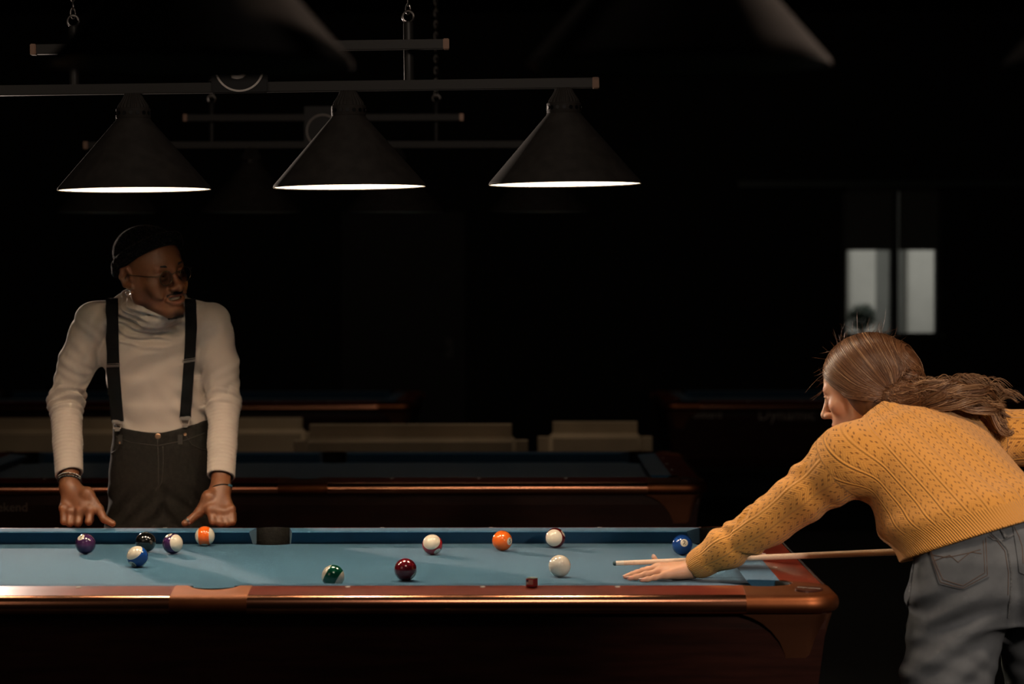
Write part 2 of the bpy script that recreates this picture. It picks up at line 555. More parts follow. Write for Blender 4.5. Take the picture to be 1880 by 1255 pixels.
            g.add(ring + low, [tuple(range(28)), tuple(range(28, 56))] + [(k, (k + 1) % 28, 28 + (k + 1) % 28, 28 + k) for k in range(28)])
            bd = g.build('badge', M['badge'], c, smooth=False)
            tv, tf = M['badge_text']
            def tp(x, y):
                # read from outside the corner
                ex = Vector((1, 0, 0)) * 1.0; ey = Vector((0, 1, 0))
                d = Vector((x, y * .95))
                px_, py_ = bx * sx + d.x, by * sy + d.y
                return (px_, py_, bz + .0012 - .14 * ((abs(px_) - bx) * .5 + (abs(py_) - by) * .5))
            G().add([tp(x, y) for x, y, z in tv], tf).build('badge_lettering', M['pearl'], bd, smooth=False)
    # pocket liners
    def liner(c, r, a0, a1, ztop, name='pocket_liner'):
        g = G()
        m_ = Matrix.Translation((c[0], c[1], ZC))
        A0, A1 = math.radians(a0), math.radians(a1)
        g.lathe([(r - .001, -.02), (r - .001, ztop - .003), (r - .003, ztop), (r - .006, ztop), (r - .008, ztop - .004), (r - .008, -.02)], 28, m_, a0=A0, a1=A1)
        g.lathe([(r - .001, -.02), (r - .004, -.10), (r * .7, -.15), (.001, -.16), (.001, -.155), (r * .65, -.142), (r - .012, -.10), (r - .008, -.02)], 32, m_)
        return g.build(name, M['liner'], root, angle=50)
    for sx in (1, -1):
        for sy in (1, -1):
            base = math.degrees(math.atan2(sy, sx))
            liner((CP[0] * sx, CP[1] * sy), RC, base - 100, base + 100, .0405)
    for sy in (1, -1):
        liner((0, SPC[1] * sy), RS, 90 * sy - 100, 90 * sy + 100, .0405)
    # body
    g = G()
    rows = []
    for z, ins in ((ZC - .012, .035), (ZC - .05, .036), (ZC - .30, .065), (ZC - .36, .085), (ZC - .365, .10)):
        X, Y = HL + .2 - ins, HW + .2 - ins
        rows.append([(-X, -Y, z), (X, -Y, z), (X, Y, z), (-X, Y, z)])
    g.grid(rows, closed_u=True)
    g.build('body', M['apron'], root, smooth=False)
    # raised mouldings of the long apron
    # legs
    for sx in (1, -1):
        for sy in (1, -1):
            rows = []
            for z, xi, xo, dep in ((ZC - .0135, 1.238, 1.452, .21), (ZC - .022, 1.262, 1.450, .19), (ZC - .035, 1.285, 1.446, .165), (ZC - .055, 1.308, 1.441, .14),
                                   (ZC - .08, 1.327, 1.435, .12), (ZC - .11, 1.340, 1.428, .10), (ZC - .145, 1.346, 1.420, .09), (ZC - .19, 1.3465, 1.410, .085), (ZC - .30, 1.335, 1.386, .08),
                                   (ZC - .45, 1.31, 1.370, .085), (ZC - .62, 1.28, 1.372, .10), (.03, 1.27, 1.385, .115), (.0, 1.27, 1.385, .115)):
                o = xo; yo = HW - HL + xo
                wdt = xo - xi
                r = min(.05, wdt * .45)
                # rounded outer corner, L-like block
                ring = []
                ring.append((xi, yo))
                for k in range(9):
                    a = PI / 2 * (1 - k / 8)
                    ring.append((o - r + r * math.cos(a), yo - r + r * math.sin(a)))
                ring.append((o, yo - wdt))
                ring.append((o - .03, yo - wdt)); ring.append((xi, yo - .03))
                rows.append([(x * sx, y * sy, z) for x, y in ring])
            G().grid(rows, closed_u=True, cap=True).build('leg', M['leg'], root, angle=35)
    return root


M['badge'] = mat('badge_dark', (0.05, 0.015, 0.01), 0.35)
tv, tf = text_mesh('Dynamic', .0155)
M['badge_text'] = (tv, tf)
tab = empty('pool_table', (0, 0, 0), 'large pool table with bright blue cloth and copper-edged mahogany rails, in the foreground', 'pool table', 'pool tables of the hall')
table(tab)
del M['badge_text']

Y2, X2 = 3.33, -.07
t2 = copy_tree(tab); t2.location = (X2, Y2, 0)
t2['label'] = 'second pool table, unlit, standing right behind the man, its lower side lettered'
t3 = copy_tree(tab); t3.location = (-1.39, 9.3, 0)
t3['label'] = 'distant dark pool table behind the beige couches, left of the gap'
t4 = copy_tree(tab); t4.location = (3.02, 9.3, 0)
t4['label'] = 'distant dark pool table at the right, beyond the end of the couches'
# lettering on the aprons
M['letter'] = mat('apron_lettering', (0.22, 0.20, 0.18), 0.6)
def lettering(root, txt, size, x, z, yb):
    v, f = text_mesh(txt, size, .0006)
    o = G().add([(x + a, yb - c, z + b) for a, b, c in v], f).build('apron_lettering', M['letter'], root, smooth=False)
    return o
lettering(t2, 'weekend', .046, -1.083, .722, -(HW + .2 - .0365) - .0025)
lettering(t4, 'Dynamic', .098, -.73, .742, -(HW + .2 - .0365) - .0025)
lettering(t4, 'billiard', .062, -1.20, .742, -(HW + .2 - .0365) - .0025)

# ------------------------------------------------------------ balls
R_B = 0.0286
M['ballwhite'] = mat('ball_ivory', (0.78, 0.71, 0.60), 0.12, coat=0.6)


def ball_material(name, color, stripe):
    m = mat(name, color, 0.10, coat=0.7)
    nt = m.node_tree; b = nt.nodes['Principled BSDF']
    tc = nt.nodes.new('ShaderNodeTexCoord'); sp = nt.nodes.new('ShaderNodeSeparateXYZ')
    nt.links.new(tc.outputs['Object'], sp.inputs[0])
    def math_(op, a, v=None, c=None):
        n = nt.nodes.new('ShaderNodeMath'); n.operation = op
        nt.links.new(a, n.inputs[0])
        if v is not None:
            if isinstance(v, float): n.inputs[1].default_value = v
            else: nt.links.new(v, n.inputs[1])
        return n.outputs[0]
    mx = nt.nodes.new('ShaderNodeMix'); mx.data_type = 'RGBA'
    mx.inputs[6].default_value = (*color, 1); mx.inputs[7].default_value = (0.78, 0.71, 0.58, 1)
    disc = math_('GREATER_THAN', sp.outputs[0], R_B * 0.925)
    if stripe:
        cap = math_('GREATER_THAN', math_('ABSOLUTE', sp.outputs[2]), R_B * .54)
        fac = math_('MAXIMUM', disc, cap)
    else:
        fac = disc
    nt.links.new(fac, mx.inputs[0]); nt.links.new(mx.outputs[2], b.inputs['Base Color'])
    return m


bs = G(); bs.sphere((0, 0, 0), R_B, 64)
ball_proto = None
M['ink'] = mat('number_ink', (0.01, 0.01, 0.012), 0.3)
COLS = {2: (0.008, 0.045, 0.22), 4: (0.055, 0.018, 0.075), 5: (0.85, 0.155, 0.018), 7: (0.13, 0.006, 0.012), 8: (0.006, 0.006, 0.006), 10: (0.008, 0.055, 0.26),
        11: (0.42, 0.012, 0.018), 12: (0.050, 0.016, 0.075), 13: (0.88, 0.14, 0.012), 14: (0.004, 0.085, 0.045), 15: (0.13, 0.008, 0.008)}
BALLS = [
    (4, 157, 998.0, (-.37, .73, .57), None, 'solid purple 4 ball under the man\'s right hand'),
    (8, 267.5, 994.7, (.2, -.3, -.9), None, 'black 8 ball partly behind the blue-striped ball'),
    (10, 252.4, 1021.4, (-.42, -.64, .62), (-.42, .70, .55), 'blue-striped 10 ball in front of the black ball'),
    (12, 317, 997.6, (-.50, .84, .15), (.74, .16, .62), 'purple-striped 12 ball right of the black ball'),
    (13, 377.4, 982.8, (.02, -.93, .35), (1, 0.03, 0.05), 'orange-striped 13 ball by the far cushion below the man\'s left hand'),
    (14, 611.3, 1057.6, (-.40, -.85, .1), (-.85, .48, -.12), 'green-striped 14 ball by the near cushion'),
    (7, 744.4, 1045.3, (.74, -.58, .3), None, 'solid maroon 7 ball'),
    (11, 793.8, 999.3, (.5, -.62, .5), (-.12, .55, .8), 'red-striped 11 ball with a white top'),
    (5, 922, 992.2, (.78, 0.0, .62), None, 'solid orange 5 ball'),
    (15, 1019.5, 987.2, (.80, .50, .25), (-.25, .12, .96), 'maroon-striped 15 ball with its white side turned to the front'),
    (2, 1252.5, 999.8, (.15, .30, .94), None, 'solid blue 2 ball by the far right corner pocket'),
    (0, 1027.5, 1038.6, (.93, .17, .3), None, 'white cue ball in front of the maroon-striped ball'),
]
for num, px, py, nd, pole, lab in BALLS:
    # find depth so that the centre sits R_B over the cloth
    y = 0.0
    for _ in range(30):
        p = at(px, py, y)
        y += (p.z - (ZC + R_B)) / ((p - CAM).normalized().z) * -1.0 * 0.9 if False else 0
        d = (p - CAM)
        k = (ZC + R_B - CAM.z) / d.z
        y = CAM.y + d.y * k
    p = at(px, py, y); p.z = ZC + R_B + .0002
    p.y = min(p.y, HW - R_B - .0015)
    if num == 14: p.z = ZC + R_B + .0002
    m = M['ballwhite'] if num == 0 else ball_material('ball_%d' % num, COLS[num], num > 8)
    n = Vector((nd[0], -nd[2], nd[1])).normalized()
    if pole:
        z = Vector((pole[0], -pole[2], pole[1])).normalized()
    else:
        z = Vector((0, 0, 1)); z = (z - n * n.dot(z)).normalized()
    n = (n - z * n.dot(z)).normalized()
    yv = z.cross(n)
    ob = mk('pool_ball', bs.v, bs.f, m)
    mt = Matrix((n, yv, z)).transposed()
    ob.rotation_mode = 'QUATERNION'
    ob.rotation_quaternion = mt.to_quaternion()
    ob.location = p
    tag(ob, lab, 'ball', 'pool balls lying on the blue cloth')
    if num:
        v, f = text_mesh(str(num), .0175 if num < 10 else .0150, 0, 2, True, .00035)
    else:
        v = [(0.0022 * math.cos(a), .0022 * math.sin(a), 0) for a in [2 * PI * k / 12 for k in range(12)]]; f = [tuple(range(12))]
    vv = []
    for a, b, c in v:
        q = Vector((math.sqrt(max(0, R_B * R_B - a * a - b * b)), a, b))
        vv.append(q * ((R_B + .00018) / R_B))
    if num == 0:
        mk('dot', vv, f, mat('red_dot', (.6, .02, .02), .3), ob, smooth=False)
    else:
        bm = bmesh.new()
        tmp = mk('number', vv, f, M['ink'], ob, smooth=False)

# ------------------------------------------------------------ chalk
ch = empty('chalk_cube', (0, 0, 0), 'small red paper-wrapped chalk cube on the near mahogany rail', 'chalk', rz=math.radians(-24))
M['chalk_paper'] = mat('chalk_paper', (0.42, 0.02, 0.025), 0.5)
M['chalk_top'] = mat('chalk_top', (0.32, 0.36, 0.30), 0.9, bump=(400, .5, .001))
cc = at(976.5, 1078, -(HW + .085))
ch.location = (cc.x, -(HW + .093), ZC + .0416)
a = .0107
G().bbox((-a, -a, 0), (a, a, .0195), .0008, 1).build('wrapper', M['chalk_paper'], ch, smooth=False)
G().lathe([(.0, .0200), (.006, .0201), (.009, .0207), (.0102, .0216)], 24).build('chalk_block', M['chalk_top'], ch)
G().bbox((-a + .0003, -a + .0003, .0188), (a - .0003, a - .0003, .0204), .0006, 1).build('chalk_face', M['chalk_top'], ch, smooth=False)
M['lab_w'] = mat('label_white', (.72, .62, .52), .5); M['lab_b'] = mat('label_blue', (.03, .02, .06), .5)
g = G(); g.box((-a + .0015, -a - .0002, .006), (a - .003, -a, .0165))
for k in range(3): g.box((-a + .0015, -a - .0004, .0075 + k * .0028), (a - .003, -a - .0001, .0075 + k * .0028 + .001))
g1 = G().box((-a + .0015, -a - .0003, .006), (a - .003, -a, .0165)).build('label', M['lab_w'], ch, smooth=False)
g = G()
for k in range(3): g.box((-a + .006, -a - .0005, .0072 + k * .0032), (a - .003, -a - .0002, .0072 + k * .0032 + .0015))
g.build('label_stripes', M['chalk_paper'], g1, smooth=False)
G().box((-a + .0015, -a - .0006, .0118), (-a + .0065, -a - .0002, .0165)).build('label_corner', M['lab_b'], g1, smooth=False)

# ------------------------------------------------------------ hanging lamps
def lamp_fixture(loc, spacing, tilt, lit, label, group, sign=True, upper=True, number='5', energy=12.0, half=None, s=1.0):
    """local origin: middle of the lower bar"""
    root = empty('hanging_lamp_fixture', loc, label, 'lamp', group)
    root.rotation_euler = (0, -tilt, 0)
    hb = half or spacing * 1.5 + .076
    G().bbox((-hb, -.0135, -.0135), (hb, .0135, .0135), .002).build('bar', M['bar'], root, smooth=False)
    for sx in (-1, 1):
        x0, x1 = sorted((sx * (hb - .001), sx * (hb + .017)))
        G().bbox((x0, -.015, -.015), (x1, .015, .015), .002).build('end_cap', M['cap'], root, smooth=False)
    if upper:
        ub = .535
        G().bbox((-ub, -.0125, .0935), (ub, .0125, .1195), .002).build('upper_bar', M['bar'], root, smooth=False)
        for sx in (-1, 1):
            x0, x1 = sorted((sx * (ub - .001), sx * (ub + .015)))
            G().bbox((x0, -.014, .092), (x1, .014, .121), .002).build('end_cap', M['cap'], root, smooth=False)
    for sx in (-1, 1):
        x = sx * .442
        G().lathe([(0.001, .012), (.0135, .012), (.0135, .165), (.011, .170), (.001, .172)], 20, Matrix.Translation((x, 0.027, 0))).build('rod', M['bar'], root)
        g = G().torus((x, .027, .183), .015, .0035, (0, 1, 0), 20, 8)
        z = .203
        k = 0
        while z + loc[2] < RH - .02:
            pts = []
            for i in range(17):
                a = 2 * PI * i / 16
                pts.append(Vector((.0065 * math.cos(a), 0, .0145 * math.sin(a))))
            if k % 2: pts = [Vector((0, p.x, p.z)) for p in pts]
            g.tube([Vector((x, .027, z)) + p for p in pts], .0018, 6, cap=False)
            z += .0225; k += 1
        g.build('chain', M['chain'], root)
    if sign:
        sg = G().bbox((-.074, -.022, -.016), (.074, -.0145, .15), .003).build('number_sign', M['signblack'], root, smooth=False)
        c = (0, -.0235, .053)
        if True:
            g = G(); rr = []
            n = 56
            vs = []
            for r in (.0605, .0655):
                vs += [(c[0] + r * math.cos(2 * PI * i / n), c[1], c[2] + r * math.sin(2 * PI * i / n)) for i in range(n)]
            vs += [(x, y + .002, z) for x, y, z in vs]
            fs = [(i, (i + 1) % n, n + (i + 1) % n, n + i) for i in range(n)]
            g.add(vs, fs + [(n + i, n + (i + 1) % n, 3 * n + (i + 1) % n, 3 * n + i) for i in range(n)] + [(i, (i + 1) % n, 2 * n + (i + 1) % n, 2 * n + i) for i in range(n)])
            g.build('ring', M['signwhite'], sg, smooth=False)
            v, f = text_mesh(number, .105) if number else ([], [])
            if number: G().add([(c[0] + a_, c[1] - .0005, c[2] + b_ + .0) for a_, b_, c_ in v], f).build('numeral', M['signwhite'], sg, smooth=False)
    for k in range(4):
        x = (k - 1.5) * spacing
        shade = G()
        T = Matrix.Translation((x, 0, 0))
        # outer cone: rim at z -.263, top -.08
        zr, zt = -.2635, -.079
        sh = G().lathe([(.0455, zt + .0005), (.0470, zt - .004), (.199, zr + .006), (.2005, zr + .002), (.2012, zr - .0005), (.2000, zr - .0018), (.1985, zr)], 72, T)
        o_sh = sh.build('lamp_shade', M['shade'], root)
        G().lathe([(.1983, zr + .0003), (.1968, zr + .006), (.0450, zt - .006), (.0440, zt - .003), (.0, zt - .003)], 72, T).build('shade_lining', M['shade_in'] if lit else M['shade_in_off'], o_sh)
        # perforated collar and ribbed neck
        g = G().lathe([(.0440, zt), (.0455, zt + .004), (.0455, zt + .026), (.0425, zt + .029), (.038, zt + .029)], 48, T)
        cl = g.build('collar', M['shade'], root)
        g = G()
        for i in range(16):
            a = 2 * PI * i / 16
            q = Matrix.Translation((x, 0, zt + .015)) @ Matrix.Rotation(a, 4, 'Z') @ Matrix.Translation((.0452, 0, 0)) @ Matrix.Rotation(PI / 2, 4, 'Y')
            g.lathe([(.0, .0012), (.0052, .0012), (.0052, -.001)], 12, q)
        g.build('vent_holes', M['signblack'], cl)
        rows = []
        n = 96
        for z, r in ((zt + .029, .0400), (zt + .036, .0385), (zt + .050, .0290), (zt + .060, .0235), (zt + .066, .0222)):
            rows.append([(x + (r + (.0013 if i % 4 < 2 else -.0006)) * math.cos(2 * PI * i / n), (r + (.0013 if i % 4 < 2 else -.0006)) * math.sin(2 * PI * i / n), z) for i in range(n)])
        G().grid(rows, closed_u=True, cap=True).build('ribbed_neck', M['shade'], root, angle=25)
        # bulb
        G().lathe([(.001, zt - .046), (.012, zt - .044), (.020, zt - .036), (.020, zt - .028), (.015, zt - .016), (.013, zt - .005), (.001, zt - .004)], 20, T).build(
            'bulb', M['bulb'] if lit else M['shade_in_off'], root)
        if lit:
            ld = bpy.data.lights.new('bulb_light', 'POINT')
            ld.energy = energy; ld.color = (1.0, 0.80, 0.585); ld.shadow_soft_size = .028
            lo = bpy.data.objects.new('bulb_light', ld); col.objects.link(lo); lo.parent = root
            lo.location = (x, 0, zt - .066)
    return root


M['bulb'] = mat('bulb_glow', (1, .9, .75), .4, emit=((1.0, .80, .58), 14.0))
TILT = math.radians(.62)
lamp_fixture((-.011, 0, 2.049), .566, TILT, True, 'lit row of cone lamps over the blue table, hung level with number 5 sign', 'cone lamp rows over the pool tables', energy=11.8)
lamp_fixture((-.055, Y2, 2.075), .566, 0, False, 'unlit row of cone lamps hanging behind the man and the lit row', 'cone lamp rows over the pool tables', number='')
lamp_fixture((.625, -3.35, 2.09), .632, math.radians(-.1), False, 'blurred unlit row of cone lamps nearest the camera at the top edge', 'cone lamp rows over the pool tables', number='4', sign=False, upper=False)

# ------------------------------------------------------------ couches
M['couch'] = mat('couch_fabric', (0.55, 0.43, 0.28), 0.9, noise=(3, .25), bump=(60, .3, .004))
def couch(x0, x1, y, top, label, depth=.75):
    w_ = x1 - x0
    r = empty('couch', ((x0 + x1) / 2, y, 0), label, 'couch', 'beige couches between the rear pool tables')
    h = w_ / 2
    G().bbox((-h, -.02, .10), (h, depth, .40), .04, 4).build('base', M['couch'], r)
    G().bbox((-h + .02, -.18 + .16, .28), (h - .02, .22, top), .075, 5).build('backrest', M['couch'], r)
    G().bbox((-h + .12, .18, .38), (h - .12, depth - .01, .52), .05, 4).build('seat_cushion', M['couch'], r)
    for s in (-1, 1):
        a_, b_ = sorted((s * h, s * (h - .16)))
        G().bbox((a_, .0, .12), (b_, depth, .62), .06, 4).build('armrest', M['couch'], r)
        for yy in (.06, depth - .08):
            G().lathe([(.001, 0), (.02, 0), (.028, .11), (.001, .11)], 12, Matrix.Translation((s * (h - .1), yy, 0))).build('foot', M['black'], r)
    return r
def X_at(px, y): return at(px, 700, y).x
couch(-2.9, X_at(585, 6.4), 6.4, at(500, 769, 6.4).z, 'beige couch behind the man, left and rearmost')
couch(X_at(528, 5.1), X_at(977, 5.1), 5.1, at(700, 781, 5.1).z, 'beige couch behind the second table, middle one of three and closest')
couch(X_at(980, 6.0), X_at(1206, 6.0), 6.0, at(1100, 776, 6.0).z, 'dim beige couch right of the middle couch')

# ============================================================ figures: smooth implicit surfaces
class SDF:
    """smooth union / subtraction of simple solids, sampled sparsely and meshed as one surface"""
    def __init__(s):
        s.ops = []; s.disp = []

    def _add(s, fn, c, r, k, sub):
        s.ops.append((fn, np.array(c, float), float(r), k, sub)); return s

    def ball(s, c, r, k=.02, sub=False, M3=None):
        c = np.array(c, float)
        if not hasattr(r, '__len__'):
            return s._add(lambda P: np.linalg.norm(P - c, axis=1) - r, c, r, k, sub)
        R = np.array(r, float)
        A = np.array(M3, float).T if M3 is not None else np.eye(3)      # rows: local axes
        def fn(P):
            q = (P - c) @ A.T
            k0 = np.linalg.norm(q / R, axis=1); k1 = np.linalg.norm(q / (R * R), axis=1) + 1e-9
            return k0 * (k0 - 1) / k1
        return s._add(fn, c, R.max(), k, sub)

    def cone(s, a, b, ra, rb, k=.02, sub=False):
        a = np.array(a, float); b = np.array(b, float)
        ab = b - a; L2 = ab @ ab
        def fn(P):
            t = np.clip(((P - a) @ ab) / L2, 0, 1)
            return np.linalg.norm(P - a - t[:, None] * ab, axis=1) - (ra + (rb - ra) * t)
        return s._add(fn, (a + b) / 2, math.sqrt(L2) / 2 + max(ra, rb), k, sub)

    def chain(s, pts, rs, k=.01):
        for i in range(len(pts) - 1):
            s.cone(pts[i], pts[i + 1], rs[i], rs[i + 1], k if i == 0 else min(k, .006))
        return s

    def loft(s, O, A, st, k=.03, sub=False):
        """A rows: side, depth, axis.  st: (t, cx, cy, a, b) elliptical stations along the axis"""
        O = np.array(O, float); A = np.array([list(v) for v in A], float)
        st = np.array(st, float)
        def fn(P):
            q = (P - O) @ A.T
            t = q[:, 2]
            tc = np.clip(t, st[0, 0], st[-1, 0])
            # smooth interpolation between the stations
            idx = np.clip(np.searchsorted(st[:, 0], tc, side='right') - 1, 0, len(st) - 2)
            f = (tc - st[idx, 0]) / (st[idx + 1, 0] - st[idx, 0]); f = f * f * (3 - 2 * f)
            v = st[idx, 1:] * (1 - f)[:, None] + st[idx + 1, 1:] * f[:, None]
            x = q[:, 0] - v[:, 0]; y = q[:, 1] - v[:, 1]; z = t - tc
            k0 = np.sqrt((x / v[:, 2]) ** 2 + (y / v[:, 3]) ** 2)
            k1 = np.sqrt((x / v[:, 2] ** 2) ** 2 + (y / v[:, 3] ** 2) ** 2) + 1e-9
            d = np.where(k0 < .2, (k0 - 1) * np.minimum(v[:, 2], v[:, 3]), k0 * (k0 - 1) / k1)
            return np.where(np.abs(z) < 1e-9, d, np.where(d > 0, np.sqrt(d * d + z * z), np.maximum(d, np.abs(z))))
        mid = [(st[:, i].min() + st[:, i].max()) / 2 for i in (1, 2)]
        ctr = O + A[0] * mid[0] + A[1] * mid[1] + A[2] * (st[0, 0] + st[-1, 0]) / 2
        rad = math.hypot((st[-1, 0] - st[0, 0]) / 2, np.ptp(st[:, 1:3], axis=0).max() / 2 + st[:, 3:5].max())
        return s._add(fn, ctr, rad, k, sub)

    def plane(s, p, n, k=.002):
        """cut everything on the side the normal points to"""
        p = np.array(p, float); n = np.array(n, float); n /= np.linalg.norm(n)
        return s._add(lambda P: -((P - p) @ n), p, 1e3, k, True)

    def slab_cut(s, p, n, radius, k=.002):
        """cut beyond the plane, only within radius of p"""
        p = np.array(p, float); n = np.array(n, float); n /= np.linalg.norm(n)
        return s._add(lambda P: np.maximum(-((P - p) @ n), np.linalg.norm(P - p, axis=1) - radius), p, radius, k, True)

    def eval(s, P, c=None, r=None):
        d = np.full(len(P), 1.0)
        for fn, oc, orad, k, sub in s.ops:
            if c is not None and np.linalg.norm(oc - c) > orad + r + k + .02:
                continue
            e = fn(P)
            if sub:
                e = -e
                h = np.clip(.5 - .5 * (d - e) / max(k, 1e-6), 0, 1)      # smooth max
                d = d * (1 - h) + e * h + k * h * (1 - h)
            else:
                h = np.clip(.5 + .5 * (e - d) / max(k, 1e-6), 0, 1)
                d = e * (1 - h) + d * h - k * h * (1 - h)
        for fn in s.disp:
            d = d + fn(P)
        return d

    def mesh(s, h, lo=None, hi=None):
        adds = [o for o in s.ops if not o[4]]
        lo_ = np.min([o[1] - o[2] for o in adds], axis=0) - 3 * h
        hi_ = np.max([o[1] + o[2] for o in adds], axis=0) + 3 * h
        if lo is not None: lo_ = np.maximum(lo_, lo)
        if hi is not None: hi_ = np.minimum(hi_, hi)
        B = 16
        n = np.ceil((hi_ - lo_) / h / B).astype(int)
        D = np.ones(n * B + 1, dtype=np.float32)
        ax = np.arange(B + 1)
        loc = np.stack(np.meshgrid(ax, ax, ax, indexing='ij'), -1).reshape(-1, 3)
        cs = np.stack(np.meshgrid(*[np.arange(k) for k in n], indexing='ij'), -1).reshape(-1, 3)
        cen = lo_ + (cs * B + B / 2) * h
        dc = s.eval(cen)
        rad = B / 2 * h * 1.7321
        for b, c, d in zip(cs, cen, dc):
            i0 = b * B
            sl = tuple(slice(i, i + B + 1) for i in i0)
            if abs(d) > rad * 1.5 + .012:
                if d < 0: D[sl] = -1
                continue
            P = lo_ + (loc + i0) * h
            D[sl] = s.eval(P, c, rad).reshape(B + 1, B + 1, B + 1)
        return surface_nets(D, lo_, h)


def surface_nets(D, lo, h):
    S = D < 0
    n = np.array(D.shape)
    c = np.zeros(n - 1, dtype=np.int8)
    for dx in (0, 1):
        for dy in (0, 1):
            for dz in (0, 1):
                c += S[dx:n[0] - 1 + dx, dy:n[1] - 1 + dy, dz:n[2] - 1 + dz]
    act = (c > 0) & (c < 8)
    idx = np.argwhere(act)
    vid = np.full(act.shape, -1, dtype=np.int64)
    vid[act] = np.arange(len(idx))
    acc = np.zeros((len(idx), 3)); cnt = np.zeros(len(idx))
    off = np.array([(x, y, z) for x in (0, 1) for y in (0, 1) for z in (0, 1)])
    val = {}
    for o in off:
        q = idx + o
        val[tuple(o)] = D[q[:, 0], q[:, 1], q[:, 2]].astype(float)
    for a in off:
        for k in range(3):
            if a[k] == 0:
                b = a.copy(); b[k] = 1
                va, vb = val[tuple(a)], val[tuple(b)]
                m = (va < 0) != (vb < 0)
                t = np.where(m, va / np.where(m, va - vb, 1), 0)
                p = np.tile(a.astype(float), (len(idx), 1)); p[:, k] += t
                acc[m] += p[m]; cnt[m] += 1
    V = lo + (idx + acc / cnt[:, None]) * h
    F = []
    for k in range(3):
        u, v = (k + 1) % 3, (k + 2) % 3
        sa = [slice(None)] * 3; sb = [slice(None)] * 3
        sa[k] = slice(0, n[k] - 1); sb[k] = slice(1, n[k])
        E = S[tuple(sa)] != S[tuple(sb)]
        e = np.argwhere(E)
        ok = (e[:, u] > 0) & (e[:, u] < n[u] - 1) & (e[:, v] > 0) & (e[:, v] < n[v] - 1)
        e = e[ok]
        flip = S[e[:, 0], e[:, 1], e[:, 2]]
        du = np.zeros(3, int); du[u] = 1; dv = np.zeros(3, int); dv[v] = 1
        q = [e - du - dv, e - dv, e, e - du]
        ids = [vid[w[:, 0], w[:, 1], w[:, 2]] for w in q]
        f = np.stack(ids, 1)
        f[~flip] = f[~flip][:, ::-1]
        F.append(f)
    F = np.concatenate(F)
    F = F[(F >= 0).all(1)]
    # light smoothing
    for _ in range(2):
        A = np.zeros_like(V); C = np.zeros(len(V))
        for i in range(4):
            a, b = F[:, i], F[:, (i + 1) % 4]
            np.add.at(A, a, V[b]); np.add.at(C, a, 1)
            np.add.at(A, b, V[a]); np.add.at(C, b, 1)
        V = V * .5 + .5 * A / np.maximum(C, 1)[:, None]
    return V, F


def fast_mesh(name, V, F, m, parent, uv=None, colour=None):
    me = bpy.data.meshes.new(name)
    me.vertices.add(len(V)); me.vertices.foreach_set('co', np.asarray(V, np.float32).ravel())
    me.loops.add(len(F) * 4); me.loops.foreach_set('vertex_index', F.astype(np.int32).ravel())
    me.polygons.add(len(F)); me.polygons.foreach_set('loop_start', np.arange(0, len(F) * 4, 4, dtype=np.int32))
    me.polygons.foreach_set('loop_total', np.full(len(F), 4, np.int32))
    me.update(calc_edges=True)
    me.validate()
    me.polygons.foreach_set('use_smooth', np.ones(len(me.polygons), bool))
    me.materials.append(m)
    if colour is not None:
        at_ = me.attributes.new('tint', 'FLOAT_COLOR', 'POINT')
        at_.data.foreach_set('color', np.concatenate([colour, np.ones((len(V), 1))], 1).astype(np.float32).ravel())
    if uv is not None:
        at_ = me.attributes.new('knit', 'FLOAT_VECTOR', 'POINT')
        at_.data.foreach_set('vector', np.asarray(uv, np.float32).ravel())
    o = bpy.data.objects.new(name, me); col.objects.link(o)
    o.parent = parent
    return o


def unit(v):
    v = np.array(v, float); return v / np.linalg.norm(v)


